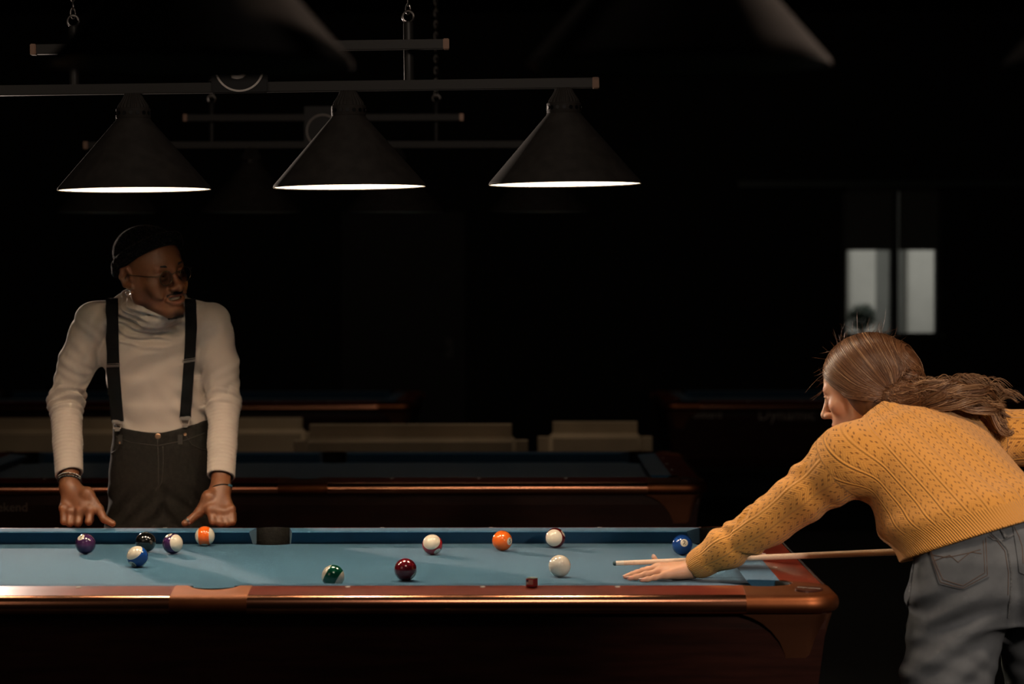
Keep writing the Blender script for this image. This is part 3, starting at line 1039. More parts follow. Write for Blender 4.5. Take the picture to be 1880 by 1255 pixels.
class Head:
    """face direction F, roll; x = the person's right, y = forward, z = up"""
    def __init__(s, c, F, roll=0.0, scale=1.0):
        s.c = np.array(c, float)
        F = unit(F); R0 = unit(np.cross(F, (0, 0, 1))); U0 = np.cross(R0, F)
        s.R = math.cos(roll) * R0 - math.sin(roll) * U0
        s.U = math.cos(roll) * U0 + math.sin(roll) * R0
        s.F = F; s.k = scale
        s.M = np.stack([s.R, s.F, s.U], 1)
        s.M4 = Matrix([[s.M[i][j] * scale for j in range(3)] + [s.c[i]] for i in range(3)] + [[0, 0, 0, 1]])

    def p(s, x, y, z):
        return s.c + s.M @ (np.array([x, y, z]) * s.k)

    def build(s, S, smile=False, male=True):
        k = s.k
        P = s.p
        def E(c, r, kk=.02, sub=False): S.ball(P(*c), np.array(r) * k, kk * k, sub, s.M)
        def C(a, b, ra, rb, kk=.01, sub=False): S.cone(P(*a), P(*b), ra * k, rb * k, kk * k, sub)
        def B(c, r, kk=.01, sub=False): S.ball(P(*c), r * k, kk * k, sub)
        E((0, -.014, .036), (.072, .094, .086), .001)
        E((0, .034, .030), (.060, .052, .060), .03)                   # forehead
        E((0, .030, -.030), (.056 if male else .052, .056, .078), .03)         # face
        jw = .049 if male else .046
        for sx in (-1, 1):
            C((sx * jw, .000, -.052), (sx * .016, .072, -.104), .019, .015, .03)   # jaw line
            C((sx * .060, .0, -.005), (sx * jw, .002, -.055), .014, .016, .03)
            E((sx * .043, .058, -.022), (.020, .022, .018), .025)      # cheekbone
        E((0, .076, -.102), (.020, .017, .017), .02)                   # chin
        E((0, .068, -.064), (.032, .026, .030), .02)                   # muzzle
        C((-.034, .078, .019), (.034, .078, .019), .0115, .0115, .014)   # brow
        C((0, .080, .010), (0, .088, .016), .010, .010, .012)
        for sx in (-1, 1):
            B((sx * .031, .097, -.001), .0155, .012, True)             # sockets
            # eyelids
            pts_u = [(sx * .0165, .0805, -.002), (sx * .024, .0880, .0052), (sx * .031, .0895, .0068), (sx * .038, .0865, .0050), (sx * .0455, .0765, -.001)]
            pts_l = [(sx * .0165, .0805, -.002), (sx * .024, .0860, -.0082), (sx * .031, .0870, -.0098), (sx * .038, .0845, -.0078), (sx * .0455, .0765, -.001)]
            for q in (pts_u, pts_l):
                for i in range(4):
                    C(q[i], q[i + 1], .0032, .0032, .004)
            B((sx * .031, .0745, -.0015), .0118, .004)                 # behind the eyeball
            # ear
            E((sx * .0735, -.012, -.004), (.010, .019, .030), .006)
            B((sx * .084, -.006, -.002), .0125, .004, True)
            pts = [(sx * .078, .004, -.024), (sx * .082, -.020, -.020), (sx * .084, -.031, .004), (sx * .083, -.022, .026), (sx * .079, -.004, .028), (sx * .076, .004, .012)]
            for i in range(5):
                C(pts[i], pts[i + 1], .0052 if i else .0065, .0048, .005)
            B((sx * .077, .005, -.003), .0055, .005)
        # nose
        nw = .0175 if male else .0125
        if male: E((0, .110, -.036), (.014, .012, .011), .008)
        C((0, .088, .008), (0, .108, -.030), .0075, .0095, .012)
        E((0, .111, -.036), (.0115, .011, .010), .008)
        for sx in (-1, 1):
            E((sx * nw, .099, -.040), (.0085, .011, .0085), .006)
            E((sx * nw * .62, .105, -.048), (.0042, .007, .004), .003, True)
        # mouth
        if smile:
            w = .037
            for (yy, zz, rr) in ((.0960, -.0580, .0048), (.0945, -.0795, .0062)):
                up = zz > -.07
                pts = [(-w, .080, -.0620), (-.017, .0925, zz + (.0 if up else .0035)), (0, yy + .001, zz), (.017, .0925, zz + (.0 if up else .0035)), (w, .080, -.0620)]
                # mouth opening is cut first
                if up:
                    E((0, .092, -.0685), (.034, .016, .0085), .003, True)
                for i in range(4):
                    C(pts[i], pts[i + 1], rr if 0 < i < 3 else rr * .8, rr if i < 2 else rr * .8, .004)
            for sx in (-1, 1):
                E((sx * .042, .068, -.044), (.013, .013, .016), .018)      # raised cheek
                C((sx * .020, .098, -.042), (sx * .039, .078, -.070), .003, .003, .008, True)   # fold
        else:
            pts = [(-.023, .083, -.068), (-.010, .0935, -.0645), (0, .0950, -.0660), (.010, .0935, -.0645), (.023, .083, -.068)]
            for i in range(4): C(pts[i], pts[i + 1], .0038, .0038, .004)
            pts = [(-.021, .083, -.070), (-.009, .0915, -.0750), (0, .0930, -.0755), (.009, .0915, -.0750), (.021, .083, -.070)]
            for i in range(4): C(pts[i], pts[i + 1], .0045, .0048, .004)
            C((-.019, .090, -.0693), (.019, .090, -.0693), .0014, .0014, .002, True)
        C((0, .098, -.052), (0, .097, -.058), .002, .002, .004, True)

    def local(s, V):
        return ((V - s.c) @ s.M) / s.k


def eyeballs(H, parent, iris, look=(0, 0)):
    for sx in (-1, 1):
        g = G()
        n = 24
        rows = []
        r = .0122 * H.k
        c = H.p(sx * .031, .0752, -.0015)
        M3 = Matrix([list(r_) for r_ in H.M])
        ax = Vector((look[0], 1, look[1])).normalized()
        q = Vector((0, 0, 1)).rotation_difference(ax).to_matrix()
        for i in range(1, 20):
            th = PI * i / 20
            rr = r
            rows.append([Vector(c) + M3 @ (q @ Vector((rr * math.sin(th) * math.cos(2 * PI * k / n), rr * math.sin(th) * math.sin(2 * PI * k / n), rr * math.cos(th)))) for k in range(n)])
        g.grid(rows, closed_u=True, cap=True)
        nq = len(g.f)
        g.mi = [2 if f // n < 1 else (1 if f // n < 3 else 0) for f in range(nq)]
        g.mi[-2] = 2; g.mi[-1] = 0
        o = g.build('eye', None, parent, mats=[M['sclera'], iris, M['pupil']])


M['sclera'] = mat('sclera', (.72, .66, .60), .1)
M['iris_dark'] = mat('iris_dark', (.05, .02, .01), .1)
M['iris_grey'] = mat('iris_grey', (.10, .09, .07), .1)
M['pupil'] = mat('pupil', (.004, .004, .004), .05)


def skin_mat(name, rough, sss, bump_s):
    m = mat(name, (1, 1, 1), rough, bump=(700, bump_s, .0006), sss=sss, spec=.4)
    nt = m.node_tree; b = nt.nodes['Principled BSDF']
    a = nt.nodes.new('ShaderNodeAttribute'); a.attribute_name = 'tint'
    nt.links.new(a.outputs['Color'], b.inputs['Base Color'])
    return m


def hand_finger(S, pts, r0, r1):
    n = len(pts)
    rs = [r0 + (r1 - r0) * i / (n - 1) for i in range(n)]
    for i in range(n - 1):
        S.cone(pts[i], pts[i + 1], rs[i], rs[i + 1], .004 if i else .007)
    for i in range(1, n - 1):
        S.ball(pts[i], rs[i] * 1.06, .004)

# ============================================================ the man behind the table
man = empty('person', (at(290, 900, 1.12).x, 1.10, 0), 'smiling man in black beanie, glasses, white turtleneck and black suspenders, leaning on the far rail', 'person')
MO = np.array(man.location)


def A(px, py, y):
    return np.array(at(px, py, y))


def off(V, root):
    return np.asarray(V) - np.array(root.location)


HM = Head(A(279.5, 500.5, .915), (math.sin(math.radians(46)), -math.cos(math.radians(46)), -.035), math.radians(11), 1.10)
neck_b = A(272, 556, 1.02)
shL, shR = A(170, 588, 1.03), A(391, 590, 1.03)          # image left / right
elL, elR = A(121, 735, 1.06), A(411, 738, 1.05)
wrL, wrR = A(128, 893, .885), A(405, 897, .885)

# --- body (skin), one surface
S = SDF()
HM.build(S, smile=True)
S.cone(HM.p(0, -.022, -.055), neck_b + [0, .01, -.02], .056, .062, .03)
S.loft((0, 0, 0), np.eye(3), [(.88, man.location.x, 1.13, .125, .085), (1.05, man.location.x, 1.12, .115, .075), (1.25, A(285, 0, 1.05)[0], 1.08, .125, .080), (1.40, A(283, 0, 1.05)[0], 1.07, .140, .075), (1.46, A(280, 0, 1.04)[0], 1.06, .09, .05)], .05)
legX = (A(243, 0, 1.12)[0], A(345, 0, 1.12)[0])
for x, xt in zip(legX, (A(262, 0, 1.12)[0], A(326, 0, 1.12)[0])):
    S.cone((xt, 1.13, .86), (x, 1.12, .50), .070, .050, .04)
    S.cone((x, 1.12, .50), (x, 1.15, .09), .052, .036, .02)
    S.cone((x, 1.16, .05), (x, 1.00, .035), .036, .03, .02)


def fist_hand(S, side, w, el):
    """side -1: image-left hand. Knuckles down on the rail, thumb pointing inward along it."""
    sx = side
    if sx < 0:
        px = dict(pinky=(116, 932), ring=(129, 938), mid=(146, 940), idx=(166, 936))
        bot = dict(pinky=(117, 957), ring=(128, 960), mid=(143, 960), idx=(163, 957))
        thumb = [(160, 906), (181, 934), (191, 952), (207, 961.5)]
    else:
        px = dict(pinky=(425, 934), ring=(413, 939), mid=(400, 940), idx=(386, 936))
        bot = dict(pinky=(427, 958), ring=(416, 961), mid=(404, 961), idx=(391, 957))
        thumb = [(383, 912), (366, 940), (348, 955), (339, 963.5)]
    order = ['pinky', 'ring', 'mid', 'idx']
    rr = dict(pinky=.0105, ring=.0118, mid=.0125, idx=.0122)
    S.cone(el, w, .036, .0285, .01)
    kn = {}
    for i, f in enumerate(order):
        y = .842 - .004 * i
        K = A(*px[f], y); kn[f] = K
        # back of the hand
        S.cone(w + [sx * -.006 * (i - 1.5) * .6, .0, -.01], K, .0165, rr[f] * 1.08, .012)
        b = A(*bot[f], y - .018)
        b[2] = max(b[2], ZC + .0345 + rr[f] * .93)
        back = b + [0, .030, .004]
        tip = b + [0, .036, .022]
        S.cone(K, b, rr[f] * 1.05, rr[f] * .98, .006)
        S.cone(b, back, rr[f] * .95, rr[f] * .88, .003)
        S.cone(back, tip, rr[f] * .86, rr[f] * .8, .003)
        S.ball(K + [0, -.003, 0], rr[f] * 1.16, .006)
    # palm mass, thumb root
    S.cone(w, (kn['mid'] + kn['idx']) / 2 + [0, .014, .01], .026, .022, .02)
    T = [A(*thumb[0], .850), A(*thumb[1], .838), A(*thumb[2], .826), A(*thumb[3], .815)]
    T[3][2] = ZC + .033 + .0125
    S.cone(w + [-sx * .012, 0, -.012], T[0], .021, .019, .014)
    S.cone(T[0], T[1], .0185, .0145, .012)
    S.cone(T[1], T[2], .0140, .0118, .004)
    S.cone(T[2], T[3], .0118, .0100, .004)
    S.ball(T[1], .0148, .005)
    return T


S.cone(shL, elL, .040, .036, .03)
S.cone(shR, elR, .040, .036, .03)
TL = fist_hand(S, -1, wrL, elL)
TR = fist_hand(S, 1, wrR, elR)
V, Fq = S.mesh(.0031)
skin = np.array([.165, .062, .028])
colr = np.tile(skin, (len(V), 1))
L = HM.local(V)
near = (np.abs(L) < .15).all(1)
def blot(c, r, tint, soft=.35):
    global colr
    d = np.sqrt((((L - np.array(c)) / np.array(r)) ** 2).sum(1))
    w_ = np.clip((1 - d) / soft, 0, 1) * near
    colr = colr * (1 - w_[:, None]) + np.array(tint) * w_[:, None]
# beard shade and lips (colour of the skin itself)
blot((0, .075, -.108), (.034, .036, .020), (.020, .010, .007), .5)
blot((0, .098, -.0525), (.026, .016, .0055), (.040, .017, .010), .6)
for sx in (-1, 1):
    blot((sx * .056, .02, -.060), (.024, .055, .045), (.050, .020, .011), .8)
blot((0, .095, -.0605), (.031, .014, .0062), (.16, .052, .036), .5)
blot((0, .095, -.0775), (.027, .014, .0068), (.24, .080, .052), .5)
# paler palms / knuckle creases left to the light
M['skin_dark'] = skin_mat('skin_dark', .42, .12, .25)
body = fast_mesh('body', off(V, man), Fq, M['skin_dark'], man, colour=colr)
eyeballs(HM, body, M['iris_dark'], (-.25, -.05))
for o in [c for c in body.children]:
    o.data.transform(Matrix.Translation(-man.location))
MI = Matrix.Translation(-Vector(man.location))


def hb(g, name, m, parent=None, **k):
    o = g.build(name, m, parent or man, **k)
    o.data.transform(MI)
    return o


def hp(*a):
    return Vector(HM.p(*a))


# teeth
M['teeth'] = mat('teeth', (.78, .70, .58), .2)
g = G()
for i in range(-6, 7):
    a = i * .0042
    w_ = .0021
    y = .0905 - (i * i) * .00035
    g.cur = 0
    c = hp(a, y - .003, -.0665)
    q = Matrix([list(r) for r in HM.M])
    g.sphere(c, (.0023 * 1.1, .0028, .0056), 10, q)
hb(g, 'teeth', M['teeth'])
# eyebrows
M['brow'] = mat('brow_hair', (.010, .007, .006), .8, bump=(900, .6, .001))
for sx in (-1, 1):
    pts = [hp(sx * .014, .0905, .0195), hp(sx * .024, .0915, .0245), hp(sx * .035, .0875, .0255), hp(sx * .046, .0770, .0205)]
    hb(G().tube(pts, [.0010, .0036, .0032, .0010], 8), 'eyebrow', M['brow'])
# goatee and moustache as short hairs
def hairs(n, sampler, length, rad, name, m, parent, inv, jitter=.5, seed=1):
    r_ = np.random.RandomState(seed)
    g = G()
    for _ in range(n):
        p, d = sampler(r_)
        d = unit(np.array(d) + r_.normal(size=3) * jitter)
        p = np.array(p); a = unit(np.cross(d, r_.normal(size=3))); b = np.cross(d, a)
        l = length * r_.uniform(.6, 1.2)
        g.add([p + a * rad, p - a * rad * .5 + b * rad * .87, p - a * rad * .5 - b * rad * .87, p + d * l], [(0, 1, 3), (1, 2, 3), (2, 0, 3)])
    o = g.build(name, m, parent, smooth=False)
    o.data.transform(inv)
    return o
def samp_beard(r_):
    a = r_.uniform(-1, 1); b = r_.uniform(-1, 1)
    if r_.rand() < .76:
        th = a * 1.3
        return HM.p(.026 * math.sin(th), .067 + .025 * math.cos(th), -.109 + .011 * b), HM.M @ np.array([.2 * a, .5, -1])
    return HM.p(a * .027, .0985 - a * a * .014, -.0515 - abs(a) * .004 + b * .0030), HM.M @ np.array([.3 * a, .6, -1])
tag(hairs(3600, samp_beard, .0060, .00042, 'beard', M['brow'], man, MI, .35), kind='stuff')

# beanie: crown with a rolled edge, worn on the back of the head
M['beanie'] = mat('beanie_wool', (.0035, .0035, .004), 1.0, bump=(260, 1.0, .004), spec=.05)
SB = SDF()
SB.ball(HM.p(0, -.018, .056), np.array([.080, .103, .074]) * 1.10, .01, False, HM.M)
tl = math.radians(26)
def band(a, r=1.0):
    x = .083 * math.cos(a) * r; y = .101 * math.sin(a) * r
    return HM.p(x, -.013 + y * math.cos(tl), .040 + y * math.sin(tl))
nb = 28
for i in range(nb):
    a0_, a1_ = 2 * PI * i / nb, 2 * PI * (i + 1) / nb
    for dz, rr in ((0.0, .0150), (.017, .0140)):
        SB.cone(band(a0_, 1.01) + HM.U * dz, band(a1_, 1.01) + HM.U * dz, rr, rr, .006)
# nothing of the crown below the band
nrm = unit(HM.M @ np.array([0, -math.sin(tl), math.cos(tl)]) * -1.0)
SB.plane(HM.p(0, -.016, .031), nrm, .003)
V2, F2 = SB.mesh(.0032)
bn = fast_mesh('beanie', off(V2, man), F2, M['beanie'], man)
me = bn.data
cen = np.zeros(len(me.vertices) * 3); me.vertices.foreach_get('co', cen); cen = cen.reshape(-1, 3) + MO
nn = np.zeros(len(me.vertices) * 3); me.vertices.foreach_get('normal', nn); nn = nn.reshape(-1, 3)
def samp_wool(r_):
    i = r_.randint(len(cen)); return cen[i], nn[i]
M['wool_fuzz'] = mat('wool_fuzz', (.12, .10, .09), .9, spec=.1)
tag(hairs(6500, samp_wool, .0050, .00022, 'wool_fuzz', M['wool_fuzz'], bn, MI, .7), kind='stuff')

# glasses
M['wire'] = mat('glasses_wire', (.10, .07, .045), .3, .9)
M['lens'] = mat('lens_glass', (.75, .75, .75), .03, trans=1.0, spec=.6)
M['lens'].node_tree.nodes['Principled BSDF'].inputs['IOR'].default_value = 1.05
gl = bpy.data.objects.new('eyeglasses', None); col.objects.link(gl); gl.parent = man
fr = G()
for sx in (-1, 1):
    c = hp(sx * .0335, .1015, -.006)
    n_ = Vector(HM.M @ np.array([sx * .10, 1, -.06]))
    fr.torus(c, .0196 * HM.k, .0017, n_, 40, 8)
    fr.tube([hp(sx * .0530, .099, .003), hp(sx * .066, .093, .004), hp(sx * .0755, .060, .006), hp(sx * .0815, .0, .010), hp(sx * .0815, -.014, .002), hp(sx * .079, -.024, -.012)], .0013, 8)
fr.tube([hp(-.0145, .103, .000), hp(-.006, .109, .006), hp(.006, .109, .006), hp(.0145, .103, .000)], .0015, 8)
fro = hb(fr, 'glasses_frame', M['wire'], gl)
for sx in (-1, 1):
    c = hp(sx * .0335, .1015, -.006)
    n_ = Vector(HM.M @ np.array([sx * .10, 1, -.06])).normalized()
    q = Matrix.Translation(c) @ Vector((0, 0, 1)).rotation_difference(n_).to_matrix().to_4x4()
    g = G().lathe([(.0001, .0012), (.012, .0008), (.0192 * HM.k, 0), (.0192 * HM.k, -.0012), (.012, -.0004), (.0001, .0)], 32, q)
    hb(g, 'lens', M['lens'], gl)
# earring
M['silver'] = mat('silver', (.75, .72, .68), .22, 1.0)
hb(G().torus(HM.p(.083, -.008, -.040), .0085, .0018, HM.M @ np.array([.25, 1, 0]), 24, 8), 'earring', M['silver'])

# --- turtleneck
def shirt_axis(z):
    return A(283, 0, 1.06)[0]
SS = SDF()
xc = A(282, 0, 1.06)[0]; sc_m = 1 / 605.0
def X(px): return A(px, 0, 1.06)[0]
st = [(A(0, 812, 1.1)[2], X(292), 1.115, .150, .108), (A(0, 785, 1.1)[2], X(292), 1.105, .148, .106), (A(0, 740, 1.1)[2], X(286), 1.09, .147, .108),
      (A(0, 690, 1.1)[2], X(280), 1.075, .150, .112), (A(0, 640, 1.1)[2], X(276), 1.06, .160, .118), (A(0, 595, 1.1)[2], X(278), 1.055, .172, .108), (A(0, 560, 1.1)[2], X(280), 1.05, .150, .080), (A(0, 545, 1.1)[2], X(279), 1.045, .09, .055)]
st = sorted(st)
SS.loft((0, 0, 0), np.eye(3), st, .02)
for sh, el, wr, sgn in ((shL, elL, wrL, -1), (shR, elR, wrR, 1)):
    SS.cone(A(279 + sgn * 42, 570, 1.045), sh + [sgn * -.016, 0, .000], .042, .047, .05)
    SS.cone(sh, (sh + el) / 2 + [sgn * .004, 0, 0], .0545, .055, .03)
    SS.cone((sh + el) / 2 + [sgn * .004, 0, 0], el, .055, .050, .02)
    fore_end = wr + (el - wr) * .05
    SS.cone(el, el + (wr - el) * .5, .050, .0435, .02)
    SS.cone(el + (wr - el) * .5, fore_end, .0440, .0415, .01)
    cutp = wr + (el - wr) * .135
    dn = unit(wr - el + np.array([0, 0, 0]))
    dn = unit(dn + np.array([-.14 if sgn < 0 else -.10, 0, 0]) * (1 if sgn > 0 else -1) * 1.0)
    SS.slab_cut(cutp, dn, .075, .002)
    SS.cone(cutp - dn * .012, cutp + dn * .03, .0345, .0355, .002, True)
# rolled collar: soft rings round the neck
nc0 = HM.p(0, -.028, -.062); nc1 = neck_b + np.array([.004, .012, -.012])
cn = unit(HM.M @ np.array([0, .46, 1.0]) + np.array([0.0, -.06, .2]))
cut0 = nc0 * .5 + nc1 * .5
c_top = HM.p(0, -.002, -.086)
SS.cone(c_top - cn * .02, nc1, .066, .080, .03)
e1 = unit(np.cross(cn, (0, 1, 0))); e2 = np.cross(cn, e1)
for k_, (f_, R_, r_) in enumerate(((0.0, .0630, .0100), (.26, .0705, .0115), (.52, .0775, .0125), (.80, .0860, .0135))):
    cc_ = c_top * (1 - f_) + (nc1 + np.array([0, -.004, -.004])) * f_
    nx_ = unit(cn * (1 - f_ * .5) + np.array([.22 + .06 * (-1) ** k_, -.42, 1.0]) * f_ * .5)
    u1 = unit(np.cross(nx_, (0, 1, 0))); u2 = np.cross(nx_, u1)
    ring_ = [cc_ + (u1 * math.cos(2 * PI * i / 22) + u2 * math.sin(2 * PI * i / 22)) * R_ for i in range(23)]
    for i in range(22):
        SS.cone(ring_[i], ring_[i + 1], r_, r_, .007)
SS.cone(c_top + cn * .022, c_top + cn * .10, .0570, .064, .003, True)
# fold displacement
eL, wL, eR, wR, sL, sR = elL, wrL, elR, wrR, shL, shR
fr_ = np.random.RandomState(3)
Z0w = A(0, 795, 1.1)[2]
waves = [(unit(fr_.normal(size=3)), fr_.uniform(14, 34), fr_.uniform(0, 6)) for _ in range(7)]
def folds(P):
    d = np.zeros(len(P))
    for el, wr, sh, sgn in ((eL, wL, sL, -1), (eR, wR, sR, 1)):
        ax = wr - el; Ln = np.linalg.norm(ax); ax = ax / Ln
        q = P - el; t = q @ ax; rr = np.linalg.norm(q - t[:, None] * ax, axis=1)
        ang = np.arctan2(q[:, 1], q[:, 0])
        on = (rr < .075) * np.clip((t + .045) / .03, 0, 1) * np.clip((Ln * .83 - t) / .03, 0, 1)
        # fine stacked wrinkles down the forearm, big ones at the elbow
        big = np.exp(-((t - .015) / (.05 if sgn < 0 else .03)) ** 2) * (1.0 if sgn < 0 else .35)
        d += on * (.0014 * np.sin(t * 2 * PI / .0125 + 1.2 * np.sin(ang * 2 + t * 30)) * (1 - big * .6) + big * .0062 * np.sin(t * 2 * PI / .024 + .9 * np.sin(ang * 1.0 + 1)))
        ax2 = el - sh; L2 = np.linalg.norm(ax2); ax2 = ax2 / L2
        q = P - sh; t2 = q @ ax2; r2 = np.linalg.norm(q - t2[:, None] * ax2, axis=1)
        a2 = np.arctan2(q[:, 1], q[:, 0] * sgn)
        on2 = (r2 < .09) * np.clip((t2 + .02) / .05, 0, 1) * np.clip((L2 - t2) / .05, 0, 1)
        d += on2 * .0040 * np.sin(t2 * 2 * PI / .105 + a2 * 2.0 + .8 + 1.3 * np.sin(t2 * 23 + a2)) * (.55 + .45 * np.sin(t2 * 31 + a2 * 2))
        d += on2 * .0012 * np.sin(t2 * 2 * PI / .046 + a2 * 4.1 + 1.5 * np.sin(t2 * 40))
    # chest drapery: V shaped pulls from armpits and waist
    x = P[:, 0] - xc; z = P[:, 2]
    tor = np.clip((.185 - np.abs(x)) / .03, 0, 1) * np.clip((1.50 - z) / .04, 0, 1) * (P[:, 1] < 1.06)
    s1 = z * 1.0 + x * .95
    s2 = z * 1.0 - x * .62
    low = np.clip((1.24 - z) / .12, 0, 1) * np.clip((z - Z0w) / .04, .15, 1)
    hi_ = np.clip((z - 1.18) / .15, 0, 1)
    d += tor * low * .0062 * np.sin(s1 * 2 * PI / .088 + 1.6 * np.sin(x * 19 + z * 14)) * (.45 + .55 * np.sin(x * 21 + z * 9 + 1.0))
    d += tor * hi_ * .0050 * np.sin(s2 * 2 * PI / .085 + 1.4 + 1.2 * np.sin(x * 17 + z * 9))
    # collar folds
    q = P - cut0
    ax = cn; t = q @ ax; rr = np.linalg.norm(q - t[:, None] * ax, axis=1)
    on = np.clip((.13 - rr) / .02, 0, 1) * np.clip((t + .13) / .03, 0, 1) * np.clip((.07 - t) / .02, 0, 1)
    ang = np.arctan2(q[:, 1], q[:, 0])
    d += on * .0042 * np.sin(t * 2 * PI / .024 + 1.3 * np.sin(ang * 2.0))
    return d
SS.disp.append(folds)
V3, F3 = SS.mesh(.0036)
M['shirt'] = mat('jersey_offwhite', (.47, .40, .345), .88, bump=(1400, .25, .0006), sheen=.12, spec=.2, sss=0)
shirt = fast_mesh('turtleneck_shirt', off(V3, man), F3, M['shirt'], man)

# --- trousers
ST = SDF()
def Z(py): return A(0, py, 1.1)[2]
sto = sorted([(Z(1010), X(292), 1.125, .172, .122), (Z(930), X(291), 1.125, .172, .127), (Z(870), X(291), 1.12, .168, .130), (Z(830), X(292), 1.115, .162, .127), (Z(800), X(293), 1.112, .157, .122), (Z(770), X(293), 1.11, .155, .120)])
ST.loft((0, 0, 0), np.eye(3), sto, .02)
for i, x in enumerate(legX):
    ST.cone((x, 1.125, Z(985)), (x + (-.01 if i == 0 else .01), 1.12, .50), .100, .092, .02)
    ST.cone((x + (-.01 if i == 0 else .01), 1.12, .50), (x, 1.14, .10), .092, .080, .02)
    ST.slab_cut((x, 1.14, .05), (0, 0, -1), .15, .002)
# waist opening, sloping down at the front and up towards the sides
ST._add(lambda P: (Z(791) + .022 * np.clip(np.abs(P[:, 0] - X(288)) / .14, 0, 1) ** 1.6 + np.where(P[:, 0] > X(300), .10 * (P[:, 0] - X(300)), 0)) - P[:, 2], (X(293), 1.1, Z(770)), 1.0, .002, True)
ST.cone((X(293), 1.11, Z(790)), (X(293), 1.11, Z(770)), .10, .10, .002, True)
def tf_(P):
    x = P[:, 0] - X(300); z = P[:, 2]
    d = .004 * np.sin((z * 1.0 + np.abs(x) * 1.1) * 2 * PI / .075) * np.clip((Z(880) - z) / .06, 0, 1) * np.clip((z - .6) / .1, 0, 1) * (P[:, 1] < 1.12)
    d += .010 * np.exp(-((x - .0) / .014) ** 2) * np.clip((Z(880) - z) / .05, 0, 1) * (P[:, 1] < 1.08)      # groove between the legs
    d += .003 * np.sin(z * 2 * PI / .05 + x * 30) * (z < .75)
    return d
ST.disp.append(tf_)
V4, F4 = ST.mesh(.0042)
M['trousers'] = mat('black_denim', (.018, .0155, .0135), .95, noise=(90, .45), bump=(900, .35, .0008), spec=.12)
tro = fast_mesh('trousers', off(V4, man), F4, M['trousers'], man)

# BVH of shirt + trousers in world space for dressing details onto
from mathutils.bvhtree import BVHTree
def bvh_of(V, F):
    return BVHTree.FromPolygons([tuple(v) for v in V], [tuple(int(i) for i in f) for f in F])
bs_, bt_ = bvh_of(V3, F3), bvh_of(V4, F4)
def front(px, py, trees, lift=.002, y0=.3):
    """surface point of the clothes seen at that place, from the front"""
    best = None
    for tr in trees:
        o = at(px, py, y0); d = (o - CAM).normalized()
        hit = tr.ray_cast(o, d)
        if hit[0] is not None and (best is None or hit[3] < best[3]):
            best = hit
    if best is None: return None
    return best[0] + best[1] * lift, best[1]
M['strap'] = mat('suspender_elastic', (.005, .005, .0055), .9, bump=(700, .5, .001), spec=.12)
M['clasp'] = mat('clasp_metal', (.50, .42, .36), .35, .9)
strap_defs = [
    # centre line from shoulder to waist (px,py), adjuster y
    ([(206, 547), (206.5, 560), (207, 600), (207.5, 640), (209, 680), (211.5, 715), (214, 745), (216.5, 773)], 672),
    ([(349.5, 548), (350.5, 560), (351, 600), (350, 640), (348, 668), (345.5, 700), (343, 735), (340.5, 766)], 663),
]
